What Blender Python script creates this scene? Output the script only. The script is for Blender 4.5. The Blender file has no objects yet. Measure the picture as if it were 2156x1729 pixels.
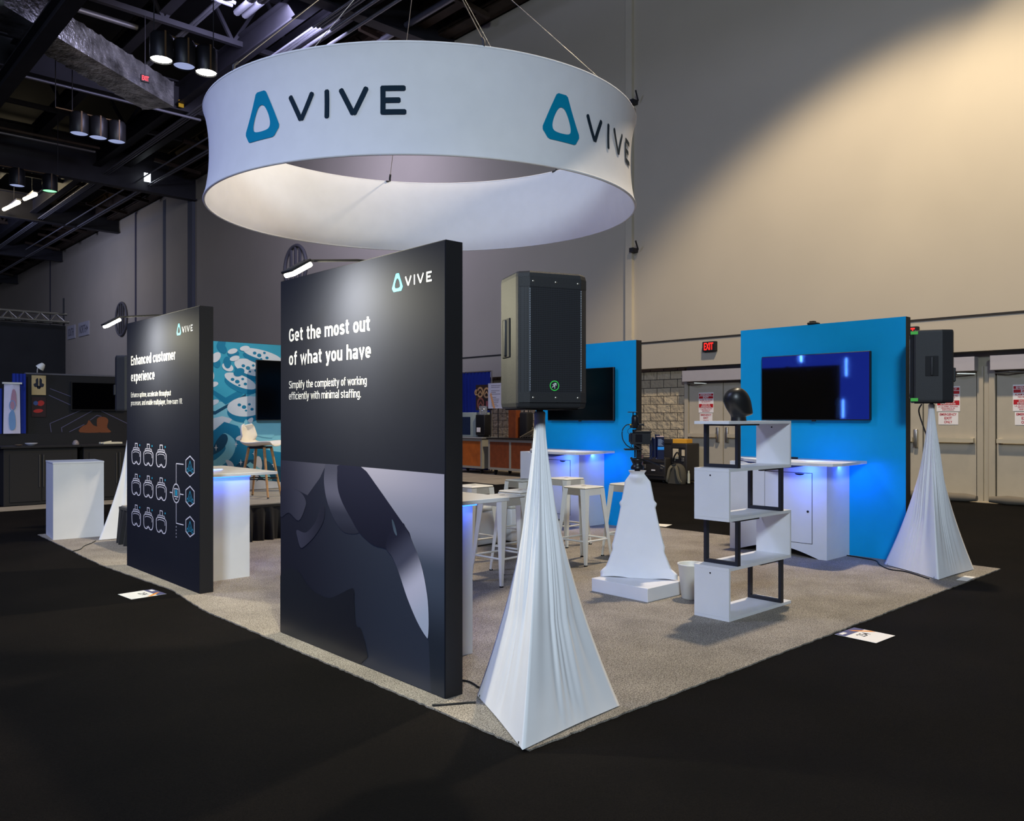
import bpy, bmesh, math, random
from math import sin, cos, pi, radians, sqrt, atan2
from mathutils import Matrix, Vector

SC = bpy.context.scene
COL = SC.collection
random.seed(7)

# ------------------------------------------------------------------ camera
# booth axes: X runs to the right-hand vanishing point, Y to the left-hand one
FPX = 1725.0
TH = atan2(1862.0, 1725.0)              # heading of the view from the X axis
cam_d = bpy.data.cameras.new('camera')
cam_d.sensor_width = 36.0
cam_d.lens = 36.0 * FPX / 2156.0
cam_d.shift_y = 13.5 / 2156.0
cam_d.clip_start = 0.05
cam_d.clip_end = 400.0
cam = bpy.data.objects.new('camera', cam_d)
COL.objects.link(cam)
cam.location = (0, 0, 1.5)
cam.rotation_euler = (pi / 2, 0, TH - pi / 2)
SC.camera = cam

# ------------------------------------------------------------------ view, world
SC.view_settings.view_transform = 'Standard'
SC.view_settings.look = 'None'
SC.view_settings.gamma = 1.0
SC.view_settings.use_curve_mapping = False
SC.view_settings.exposure = 0.0

W = bpy.data.worlds.new('hall_air')
SC.world = W
W.use_nodes = True
bg = W.node_tree.nodes['Background']
bg.inputs[0].default_value = (0.62, 0.66, 0.95, 1)
bg.inputs[1].default_value = 0.10


def lamp(kind, name, loc, target, power, color, size=0.5, spot=60, blend=0.3, size_y=None):
    d = bpy.data.lights.new(name, kind)
    d.energy = power
    d.color = color
    if kind == 'AREA':
        d.size = size
        if size_y:
            d.shape = 'RECTANGLE'
            d.size_y = size_y
    else:
        d.shadow_soft_size = size
    if kind == 'SPOT':
        d.spot_size = radians(spot)
        d.spot_blend = blend
    o = bpy.data.objects.new(name, d)
    COL.objects.link(o)
    o.location = loc
    v = Vector(target) - Vector(loc)
    o.rotation_euler = v.to_track_quat('-Z', 'Y').to_euler()
    return o


WARM = (1.0, 0.80, 0.56)
COOL = (0.66, 0.76, 1.0)
BLUE = (0.05, 0.16, 1.0)
# house lights of the hall: one warm wide downlight between booth and back wall, cool ones over the aisles
lamp('SPOT', 'house_downlight', (10.5, 5.3, 13.1), (10.5, 5.3, 0), 6200, (1.0, 0.83, 0.60), 0.30, 104, 0.28)
lamp('SPOT', 'corner_downlight', (14.0, 1.9, 12.0), (15.8, 3.6, 7.5), 1300, (1.0, 0.84, 0.60), 0.2, 44, 0.6)
lamp('AREA', 'aisle_house_light', (-3.5, 10.5, 11.5), (5, 7.5, 2.5), 640, (0.50, 0.58, 1.0), 2.5)
lamp('AREA', 'front_house_light', (-5.8, -5.6, 7.8), (5, 5.5, 2.0), 1600, (0.74, 0.88, 1.0), 2.0)
lamp('SPOT', 'ring_fill_spot', (13.5, 2.5, 9.5), (3.6, 8.3, 4.3), 1900, (1.0, 0.97, 0.92), 0.25, 21, 0.6)  # added fill without a fixture, brightens the inner left side of the ring
lamp('AREA', 'far_wall_house_light', (6, 50, 11), (15.8, 56, 5), 480, (0.54, 0.60, 1.0), 3.0)
lamp('AREA', 'mid_wall_house_light', (10.5, 21.0, 12.2), (15.8, 31, 3), 800, (0.64, 0.63, 1.0), 3.0)
# blue light of the stands across the aisle, seen mirrored in the television
lamp('AREA', 'blue_lights_across_aisle', (-7.0, 12.2, 2.6), (5, 9.5, 1.6), 90, (0.0, 0.05, 1.0), 5.5, size_y=3.0)
for q, (yy, zz, hh) in enumerate(((11.25, 3.0, 0.55), (11.35, 1.75, 0.55), (12.7, 3.35, 0.25))):
    lamp('AREA', 'tube_across_aisle', (-6.9, yy, zz), (5, yy - 1, zz), 3, (0.08, 0.25, 1.0), 0.025, size_y=hh)

# ------------------------------------------------------------------ materials


def srgb(r, g, b):
    f = lambda c: (c / 255.0 / 12.92) if c <= 10.31 else (((c / 255.0) + 0.055) / 1.055) ** 2.4
    return (f(r), f(g), f(b))


MATS = {}


def mat(name, rgb, rough=0.55, metal=0.0, spec=0.5, bump=0.0, bscale=40.0, vary=0.0, vscale=6.0, emit=0.0,
        ecol=None, coat=0.0, detail=3.0, sheen=0.0, trans=0.0, ior=1.45):
    if name in MATS:
        return MATS[name]
    m = bpy.data.materials.new(name)
    m.use_nodes = True
    nt = m.node_tree
    b = nt.nodes['Principled BSDF']
    c = srgb(*rgb)
    b.inputs['Base Color'].default_value = (*c, 1)
    b.inputs['Roughness'].default_value = rough
    b.inputs['Metallic'].default_value = metal
    b.inputs['Specular IOR Level'].default_value = spec
    b.inputs['Coat Weight'].default_value = coat
    b.inputs['Sheen Weight'].default_value = sheen
    b.inputs['Transmission Weight'].default_value = trans
    b.inputs['IOR'].default_value = ior
    if emit:
        e = srgb(*(ecol or rgb))
        b.inputs['Emission Color'].default_value = (*e, 1)
        b.inputs['Emission Strength'].default_value = emit
    tc = nt.nodes.new('ShaderNodeTexCoord')
    n = nt.nodes.new('ShaderNodeTexNoise')
    n.inputs['Scale'].default_value = vscale
    n.inputs['Detail'].default_value = detail
    nt.links.new(tc.outputs['Object'], n.inputs['Vector'])
    v = max(vary, 0.02)
    r = nt.nodes.new('ShaderNodeValToRGB')
    r.color_ramp.elements[0].position = 0.3
    r.color_ramp.elements[1].position = 0.7
    r.color_ramp.elements[0].color = (*[max(0, x * (1 - v)) for x in c], 1)
    r.color_ramp.elements[1].color = (*[min(1, x * (1 + v)) for x in c], 1)
    nt.links.new(n.outputs['Fac'], r.inputs['Fac'])
    nt.links.new(r.outputs['Color'], b.inputs['Base Color'])
    if bump:
        n2 = nt.nodes.new('ShaderNodeTexNoise')
        n2.inputs['Scale'].default_value = bscale
        n2.inputs['Detail'].default_value = 4
        nt.links.new(tc.outputs['Object'], n2.inputs['Vector'])
        bp = nt.nodes.new('ShaderNodeBump')
        bp.inputs['Strength'].default_value = bump
        bp.inputs['Distance'].default_value = 0.02
        nt.links.new(n2.outputs['Fac'], bp.inputs['Height'])
        nt.links.new(bp.outputs['Normal'], b.inputs['Normal'])
    MATS[name] = m
    return m


def carpet_mat(name, c1, c2, fine, coarse, cvar, bump, sheen=0.0):
    m = bpy.data.materials.new(name)
    m.use_nodes = True
    nt = m.node_tree
    b = nt.nodes['Principled BSDF']
    b.inputs['Roughness'].default_value = 0.95
    b.inputs['Specular IOR Level'].default_value = 0.1
    b.inputs['Sheen Weight'].default_value = sheen
    b.inputs['Sheen Roughness'].default_value = 0.35
    b.inputs['Sheen Tint'].default_value = (1.0, 0.80, 0.55, 1)
    tc = nt.nodes.new('ShaderNodeTexCoord')
    n = nt.nodes.new('ShaderNodeTexNoise')
    n.inputs['Scale'].default_value = fine
    n.inputs['Detail'].default_value = 5
    n.inputs['Roughness'].default_value = 0.7
    nt.links.new(tc.outputs['Object'], n.inputs['Vector'])
    r = nt.nodes.new('ShaderNodeValToRGB')
    r.color_ramp.elements[0].position = 0.38
    r.color_ramp.elements[1].position = 0.62
    r.color_ramp.elements[0].color = (*srgb(*c1), 1)
    r.color_ramp.elements[1].color = (*srgb(*c2), 1)
    nt.links.new(n.outputs['Fac'], r.inputs['Fac'])
    n2 = nt.nodes.new('ShaderNodeTexNoise')
    n2.inputs['Scale'].default_value = coarse
    n2.inputs['Detail'].default_value = 4
    nt.links.new(tc.outputs['Object'], n2.inputs['Vector'])
    mr = nt.nodes.new('ShaderNodeMapRange')
    mr.inputs[1].default_value = 0.3
    mr.inputs[2].default_value = 0.7
    mr.inputs[3].default_value = 1 - cvar
    mr.inputs[4].default_value = 1 + cvar
    nt.links.new(n2.outputs['Fac'], mr.inputs[0])
    mx = nt.nodes.new('ShaderNodeVectorMath')
    mx.operation = 'SCALE'
    nt.links.new(r.outputs['Color'], mx.inputs[0])
    nt.links.new(mr.outputs[0], mx.inputs['Scale'])
    nt.links.new(mx.outputs[0], b.inputs['Base Color'])
    bp = nt.nodes.new('ShaderNodeBump')
    bp.inputs['Strength'].default_value = bump
    bp.inputs['Distance'].default_value = 0.01
    nt.links.new(n.outputs['Fac'], bp.inputs['Height'])
    nt.links.new(bp.outputs['Normal'], b.inputs['Normal'])
    MATS[name] = m
    return m


M_AISLE = carpet_mat('black_aisle_carpet', (2, 2, 2), (23, 19, 16), 170, 1.3, 0.4, 1.0, 0.004)
M_BOOTH = carpet_mat('grey_booth_carpet', (84, 79, 72), (196, 187, 174), 140, 2.6, 0.18, 0.9)
M_CONC = mat('concrete', (150, 140, 122), 0.85, vary=0.15, vscale=3, bump=0.1, bscale=30)
M_WALL = mat('wall_paint', (178, 168, 150), 0.8, vary=0.03, vscale=0.6, spec=0.3)
M_WALLDK = mat('wall_shadow_gap', (40, 38, 38), 0.9)
M_ROOF = mat('roof_black', (15, 14, 15), 0.9, vary=0.3, vscale=0.8)
M_STEEL = mat('dark_painted_steel', (38, 37, 43), 0.6, vary=0.2, vscale=2)
M_STEELB = mat('brown_steel', (62, 48, 35), 0.7, vary=0.25, vscale=3)
M_CONDUIT = mat('conduit_grey', (142, 142, 150), 0.45, metal=0.5)
M_FOIL = mat('duct_foil', (205, 204, 200), 0.24, metal=0.9, bump=1.0, bscale=9, vary=0.7, vscale=2.2)
M_WHITE = mat('white_laminate', (218, 218, 220), 0.45)
M_WHITEM = mat('white_powder_coat', (226, 224, 214), 0.4)
M_FABRIC = mat('white_stretch_fabric', (226, 226, 228), 0.75, spec=0.2, sheen=0.2, bump=0.05, bscale=400)
M_RING = mat('ring_fabric', (214, 214, 218), 0.8, spec=0.15)
M_BLACK = mat('satin_black', (22, 22, 25), 0.42)
M_BLACKM = mat('matt_black', (20, 20, 22), 0.75)
M_PANEL = mat('panel_print_black', (32, 34, 44), 0.7, spec=0.04)
M_PEDGE = mat('panel_edge_black', (24, 24, 27), 0.5)
M_TEAL = mat('blue_graphic', (0, 154, 212), 0.6, spec=0.25)
M_SCREEN = mat('screen_glass', (2, 2, 3), 0.035, spec=1.0, ior=1.6)
M_SCREEND = mat('screen_dark', (2, 2, 3), 0.12, spec=0.25)
M_TEXT = mat('white_print', (196, 196, 200), 0.7, spec=0.2)
M_CYAN = mat('cyan_print', (52, 150, 172), 0.7, spec=0.2)
M_LOGOT = mat('teal_logo_print', (0, 124, 160), 0.7, spec=0.1)
M_LOGOD = mat('dark_logo_print', (20, 38, 52), 0.7, spec=0.1)
M_WOOD = mat('beech_wood', (206, 158, 102), 0.5, vary=0.12, vscale=30)
M_CHROME = mat('brushed_metal', (190, 184, 172), 0.3, metal=0.9)
M_CABLE = mat('black_cable', (14, 14, 16), 0.5)
M_DOOR = mat('door_paint', (178, 168, 148), 0.55, vary=0.03)
M_FRAME = mat('door_frame_paint', (172, 162, 142), 0.5)
M_HEADER = mat('door_header_metal', (178, 172, 172), 0.5, metal=0.2)
M_BLUELED = mat('blue_led', (40, 90, 255), 0.5, emit=9.0, ecol=(30, 80, 255))
M_LAMP = mat('lamp_face', (255, 250, 235), 0.4, emit=16.0, ecol=(255, 246, 224))
M_REDLIT = mat('lit_red', (255, 40, 30), 0.5, emit=2.2, ecol=(255, 30, 24))

# ------------------------------------------------------------------ objects
WM = {}                                  # world matrices by object name


def thing(name, label, cat, loc=(0, 0, 0), rotz=0.0, group=None, kind=None):
    o = bpy.data.objects.new(name, None)
    COL.objects.link(o)
    o.empty_display_size = 0.1
    o.location = loc
    o.rotation_euler = (0, 0, rotz)
    WM[o.name] = Matrix.Translation(loc) @ Matrix.Rotation(rotz, 4, 'Z')
    if label:
        o['label'] = label
    if cat:
        o['category'] = cat
    if group:
        o['group'] = group
    if kind:
        o['kind'] = kind
    return o


def tag(o, label=None, cat=None, group=None, kind=None):
    if label:
        o['label'] = label
    if cat:
        o['category'] = cat
    if group:
        o['group'] = group
    if kind:
        o['kind'] = kind
    return o


class MB:
    """collects shapes; build() links them as ONE mesh object"""

    def __init__(self):
        self.v, self.f, self.sm, self.mi = [], [], [], []
        self.M = Matrix.Identity(4)
        self.cur = 0

    def add(self, vs, fs, smooth=False):
        o = len(self.v)
        for p in vs:
            self.v.append(tuple(self.M @ Vector(p)))
        for f in fs:
            self.f.append([i + o for i in f])
            self.sm.append(smooth)
            self.mi.append(self.cur)
        return self

    def box(self, x0, x1, y0, y1, z0, z1):
        vs = [(x, y, z) for z in (z0, z1) for y in (y0, y1) for x in (x0, x1)]
        return self.add(vs, [(0, 2, 3, 1), (4, 5, 7, 6), (0, 1, 5, 4), (2, 6, 7, 3), (0, 4, 6, 2), (1, 3, 7, 5)])

    def rbox(self, x0, x1, y0, y1, z0, z1, b=0.01, seg=2):
        bm = bmesh.new()
        bmesh.ops.create_cube(bm, size=1)
        for v in bm.verts:
            v.co = Vector(((x0 + x1) / 2 + v.co.x * (x1 - x0), (y0 + y1) / 2 + v.co.y * (y1 - y0),
                           (z0 + z1) / 2 + v.co.z * (z1 - z0)))
        bmesh.ops.bevel(bm, geom=bm.edges[:], offset=b, segments=seg, affect='EDGES', profile=0.5)
        self.add([v.co[:] for v in bm.verts], [[v.index for v in f.verts] for f in bm.faces], seg > 1)
        bm.free()
        return self

    def prism(self, poly, a, b, axis='Z', smooth=False):
        """extrude a 2D polygon; axis Z: (x,y), X: (y,z), Y: (x,z)"""
        n = len(poly)
        g = {'Z': lambda p, h: (p[0], p[1], h), 'X': lambda p, h: (h, p[0], p[1]), 'Y': lambda p, h: (p[0], h, p[1])}[axis]
        vs = [g(p, a) for p in poly] + [g(p, b) for p in poly]
        ar = sum(poly[i][0] * poly[(i + 1) % n][1] - poly[(i + 1) % n][0] * poly[i][1] for i in range(n))
        flip = (ar < 0) ^ (axis == 'Y') ^ (b < a)
        self.add(vs, [list(range(n - 1, -1, -1)) if not flip else list(range(n)),
                      list(range(n, 2 * n)) if not flip else list(range(2 * n - 1, n - 1, -1))])
        sd = [(i, (i + 1) % n, n + (i + 1) % n, n + i) for i in range(n)]
        if flip:
            sd = [s[::-1] for s in sd]
        o = len(self.v) - 2 * n
        for s in sd:
            self.f.append([i + o for i in s])
            self.sm.append(smooth)
            self.mi.append(self.cur)
        return self

    def tube(self, pts, r, n=8, cap=True, smooth=True):
        pts = [Vector(p) for p in pts]
        rs = r if isinstance(r, (list, tuple)) else [r] * len(pts)
        rings = []
        up = None
        for i, p in enumerate(pts):
            d = (pts[min(i + 1, len(pts) - 1)] - pts[max(i - 1, 0)]).normalized()
            if up is None or abs(d.dot(up)) > 0.98:
                up = Vector((0, 0, 1)) if abs(d.z) < 0.9 else Vector((1, 0, 0))
            a = d.cross(up).normalized()
            b = a.cross(d).normalized()
            rings.append([tuple(p + a * (rs[i] * cos(2 * pi * k / n)) + b * (rs[i] * sin(2 * pi * k / n))) for k in range(n)])
        vs = [q for rr in rings for q in rr]
        fs = []
        for i in range(len(pts) - 1):
            for k in range(n):
                fs.append((i * n + k, (i + 1) * n + k, (i + 1) * n + (k + 1) % n, i * n + (k + 1) % n))
        self.add(vs, fs, smooth)
        if cap:
            self.add(rings[0], [list(range(n))])
            self.add(rings[-1], [list(range(n - 1, -1, -1))])
        return self

    def bar(self, p, q, w, h=None, up=(0, 0, 1)):
        """square bar between two points"""
        h = h or w
        p, q = Vector(p), Vector(q)
        d = (q - p).normalized()
        u = Vector(up)
        if abs(d.dot(u)) > 0.98:
            u = Vector((1, 0, 0))
        a = d.cross(u).normalized() * (w / 2)
        b = a.cross(d).normalized() * (h / 2)
        vs = [tuple(e + s * a + t * b) for e in (p, q) for s, t in ((-1, -1), (1, -1), (1, 1), (-1, 1))]
        return self.add(vs, [(0, 1, 2, 3), (7, 6, 5, 4), (0, 4, 5, 1), (1, 5, 6, 2), (2, 6, 7, 3), (3, 7, 4, 0)])

    def lathe(self, prof, n=24, c=(0, 0, 0), smooth=True, cap=True):
        vs, fs = [], []
        for r, z in prof:
            for k in range(n):
                vs.append((c[0] + r * cos(2 * pi * k / n), c[1] + r * sin(2 * pi * k / n), c[2] + z))
        for i in range(len(prof) - 1):
            for k in range(n):
                fs.append((i * n + k, i * n + (k + 1) % n, (i + 1) * n + (k + 1) % n, (i + 1) * n + k))
        self.add(vs, fs, smooth)
        if cap:
            m = len(prof) - 1
            if prof[0][0] > 1e-5:
                self.add([vs[k] for k in range(n)], [list(range(n - 1, -1, -1))])
            if prof[m][0] > 1e-5:
                self.add([vs[m * n + k] for k in range(n)], [list(range(n))])
        return self

    def cyl(self, c, r, z0, z1, n=20):
        return self.lathe([(r, z0), (r, z1)], n, c, True)

    def grid(self, P, closed_u=False, smooth=True):
        """P[i][j] grid of points"""
        nu, nv = len(P), len(P[0])
        vs = [p for row in P for p in row]
        fs = []
        for i in range(nu if closed_u else nu - 1):
            for j in range(nv - 1):
                a = i * nv + j
                b = ((i + 1) % nu) * nv + j
                fs.append((a, b, b + 1, a + 1))
        return self.add(vs, fs, smooth)

    def build(self, name, m, parent=None, world=False, label=None):
        me = bpy.data.meshes.new(name)
        vs = self.v
        if world and parent is not None:
            inv = WM[parent.name].inverted()
            vs = [tuple(inv @ Vector(p)) for p in vs]
        me.from_pydata(vs, [], self.f)
        me.update()
        for i, p in enumerate(me.polygons):
            p.use_smooth = self.sm[i]
            p.material_index = self.mi[i]
        for mm in (m if isinstance(m, (list, tuple)) else [m]):
            me.materials.append(mm)
        o = bpy.data.objects.new(name, me)
        COL.objects.link(o)
        if parent is not None:
            o.parent = parent
            WM[o.name] = WM[parent.name].copy()
        else:
            WM[o.name] = Matrix.Identity(4)
        if label:
            o['label'] = label
        return o


def recalc(o):
    bm = bmesh.new()
    bm.from_mesh(o.data)
    bmesh.ops.recalc_face_normals(bm, faces=bm.faces[:])
    bm.to_mesh(o.data)
    bm.free()
    return o


def struct(name, mb, m, parent=None):
    o = mb.build(name, m, parent)
    if parent is None:
        o['kind'] = 'structure'
    return o


def copy_tree(o, parent=None):
    c = o.copy()
    COL.objects.link(c)
    c.parent = parent
    for ch in list(o.children):
        copy_tree(ch, c)
    return c


def dup(o, loc, rotz, label=None, group=None):
    c = copy_tree(o)
    c.location = loc
    c.rotation_euler = (0, 0, rotz)
    if label:
        c['label'] = label
    if group:
        c['group'] = group
    return c


# ------------------------------------------------------------------ lettering
_tc = {}


def glyphs(txt, bold=0.0, spacing=1.0):
    """flat outline of a line of text as (verts, faces), left at 0, baseline at 0, unit cap height"""
    key = (txt, bold, spacing)
    if key in _tc:
        return _tc[key]
    cu = bpy.data.curves.new('t', 'FONT')
    cu.body = txt
    cu.size = 1.0
    cu.offset = bold
    cu.space_character = spacing
    cu.resolution_u = 3
    ob = bpy.data.objects.new('t', cu)
    COL.objects.link(ob)
    dg = bpy.context.evaluated_depsgraph_get()
    me = bpy.data.meshes.new_from_object(ob.evaluated_get(dg))
    vs = [tuple(v.co) for v in me.vertices]
    fs = [list(p.vertices) for p in me.polygons]
    bpy.data.objects.remove(ob)
    bpy.data.curves.remove(cu)
    bpy.data.meshes.remove(me)
    x0 = min(v[0] for v in vs)
    x1 = max(v[0] for v in vs)
    _tc[key] = ([(v[0] - x0, v[1]) for v in vs], fs, x1 - x0)
    return _tc[key]


CAP = 0.69                               # cap height of the built-in font at size 1


def put_text(mb, txt, width, cap, place, bold=0.0, spacing=1.0, align='L'):
    """place(u, v) -> 3D point; u to the right, v up"""
    vs, fs, w = glyphs(txt, bold, spacing)
    sx = width / w if width else cap / CAP
    sy = cap / CAP
    off = {'L': 0, 'C': -w * sx / 2, 'R': -w * sx}[align]
    mb.add([place(v[0] * sx + off, v[1] * sy) for v in vs], fs)


def plane_place(o, du, dv):
    o, du, dv = Vector(o), Vector(du), Vector(dv)
    dn = du.cross(dv)
    return lambda u, v, w=0.0: tuple(o + du * u + dv * v + dn * w)


def line_strip(mb, pts, w, place, closed=False):
    """flat poly-line of width w in a print plane"""
    n = len(pts)
    L, R = [], []
    for i in range(n):
        if closed:
            a, b, c = pts[i - 1], pts[i], pts[(i + 1) % n]
        else:
            a, b, c = pts[max(i - 1, 0)], pts[i], pts[min(i + 1, n - 1)]
        d1 = Vector((b[0] - a[0], b[1] - a[1]))
        d2 = Vector((c[0] - b[0], c[1] - b[1]))
        if d1.length < 1e-9:
            d1 = d2
        if d2.length < 1e-9:
            d2 = d1
        d1.normalize()
        d2.normalize()
        t = (d1 + d2)
        if t.length < 1e-6:
            t = d1
        t.normalize()
        nn = Vector((-t.y, t.x))
        k = w / 2 / max(0.5, nn.dot(Vector((-d1.y, d1.x))))
        L.append(place(b[0] + nn.x * k, b[1] + nn.y * k))
        R.append(place(b[0] - nn.x * k, b[1] - nn.y * k))
    vs = L + R
    m = n if closed else n - 1
    mb.add(vs, [(i, n + i, n + (i + 1) % n, (i + 1) % n) for i in range(m)])


def flat_poly(mb, pts, place):
    mb.add([place(*p) for p in pts], [list(range(len(pts)))])


def smooth_pts(pts, n=6, closed=True):
    """Catmull-Rom"""
    out = []
    N = len(pts)
    for i in range(N if closed else N - 1):
        p0, p1, p2, p3 = [pts[(i + k) % N] if closed else pts[min(max(i + k, 0), N - 1)] for k in (-1, 0, 1, 2)]
        for j in range(n):
            t = j / n
            out.append(tuple(0.5 * ((2 * p1[c]) + (-p0[c] + p2[c]) * t + (2 * p0[c] - 5 * p1[c] + 4 * p2[c] - p3[c]) * t * t
                                    + (-p0[c] + 3 * p1[c] - 3 * p2[c] + p3[c]) * t ** 3) for c in range(len(p1))))
    if not closed:
        out.append(tuple(pts[-1]))
    return out


# the emblem: chamfered triangle with a rounded triangular hole, in a unit box (width 1, height 1.22)
EM_OUT = [(0.40, 1.22), (0.60, 1.22), (0.655, 1.18), (0.99, 0.30), (0.99, 0.22), (0.88, 0.03), (0.83, 0.0), (0.17, 0.0),
          (0.12, 0.03), (0.01, 0.22), (0.01, 0.30), (0.345, 1.18)]
EM_IN = smooth_pts([(0.5, 0.885), (0.60, 0.82), (0.70, 0.60), (0.745, 0.38), (0.70, 0.25), (0.5, 0.215), (0.30, 0.25),
                    (0.255, 0.38), (0.30, 0.60), (0.40, 0.82)], 5)


def emblem(mb, place, w, h, N=96):
    def hit(poly, a, c=(0.5, 0.48)):
        d = (cos(a), sin(a))
        best = 0
        n = len(poly)
        for i in range(n):
            p, q = poly[i], poly[(i + 1) % n]
            ex, ey = q[0] - p[0], q[1] - p[1]
            den = d[0] * ey - d[1] * ex
            if abs(den) < 1e-12:
                continue
            t = ((p[0] - c[0]) * ey - (p[1] - c[1]) * ex) / den
            s = ((p[0] - c[0]) * d[1] - (p[1] - c[1]) * d[0]) / den
            if t > 0 and -1e-9 <= s <= 1 + 1e-9:
                best = max(best, t)
        return (c[0] + d[0] * best, c[1] + d[1] * best)
    angs = sorted(set([2 * pi * k / N for k in range(N)] + [atan2(p[1] - 0.48, p[0] - 0.5) % (2 * pi) for p in EM_OUT]))
    o = [hit(EM_OUT, a) for a in angs]
    i = [hit(EM_IN, a) for a in angs]
    n = len(angs)
    R = []
    for k in range(n):
        R.append([place((i[k][0] + (o[k][0] - i[k][0]) * t) * w, (i[k][1] + (o[k][1] - i[k][1]) * t) * h / 1.22) for t in (0, 0.5, 1)])
    mb.grid(R, closed_u=True, smooth=False)


# letter strokes on a unit-height grid: chamfer-ended bars
def stroke(mb, p, q, w, place, n=6):
    p, q = Vector(p), Vector(q)
    d = (q - p).normalized()
    a = Vector((-d.y, d.x)) * (w / 2)
    rows = []
    L = (q - p).length
    ch = w * 0.28
    for t, k in [(0, 0.55), (ch / L, 1)] + [(ch / L + (1 - 2 * ch / L) * i / n, 1) for i in range(1, n)] + [(1 - ch / L, 1), (1, 0.55)]:
        c = p + (q - p) * t
        rows.append([place(c.x + a.x * k, c.y + a.y * k), place(c.x - a.x * k, c.y - a.y * k)])
    mb.grid(rows, smooth=False)


def wordmark(mb, place, w, h, th=0.15):
    """V I V E in a box w x h"""
    s = w / 3.62
    t = th
    H = h / s
    cnt = [0]

    def stroke_(mb, p, q, w, P):
        cnt[0] += 1
        z = 0.00012 * cnt[0]
        stroke(mb, p, q, w, lambda u, v: place(u * s, v * s, z))
    P = None
    stroke_(mb, (0.06, H - .02), (0.45, 0.04), t, P)
    stroke_(mb, (0.84, H - .02), (0.45, 0.04), t, P)
    stroke_(mb, (1.30, H), (1.30, 0.0), t, P)
    stroke_(mb, (1.72, H - .02), (2.11, 0.04), t, P)
    stroke_(mb, (2.50, H - .02), (2.11, 0.04), t, P)
    stroke_(mb, (2.96, H), (2.96, 0.0), t, P)
    for v, e in ((H - t / 2, 3.60), (H / 2, 3.46), (t / 2, 3.62)):
        stroke_(mb, (2.91, v), (e, v), t, P)

# ------------------------------------------------------------------ a condensed grotesque drawn with strokes (cap height 1)
XH, AS, DS = 0.745, 1.045, -0.29


def _arc(cx, cy, rx, ry, a0, a1, n=10, e=2.5):
    out = []
    for k in range(n + 1):
        a = radians(a0 + (a1 - a0) * k / n)
        c, s = cos(a), sin(a)
        out.append((cx + rx * math.copysign(abs(c) ** (2 / e), c), cy + ry * math.copysign(abs(s) ** (2 / e), s)))
    return out


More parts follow.
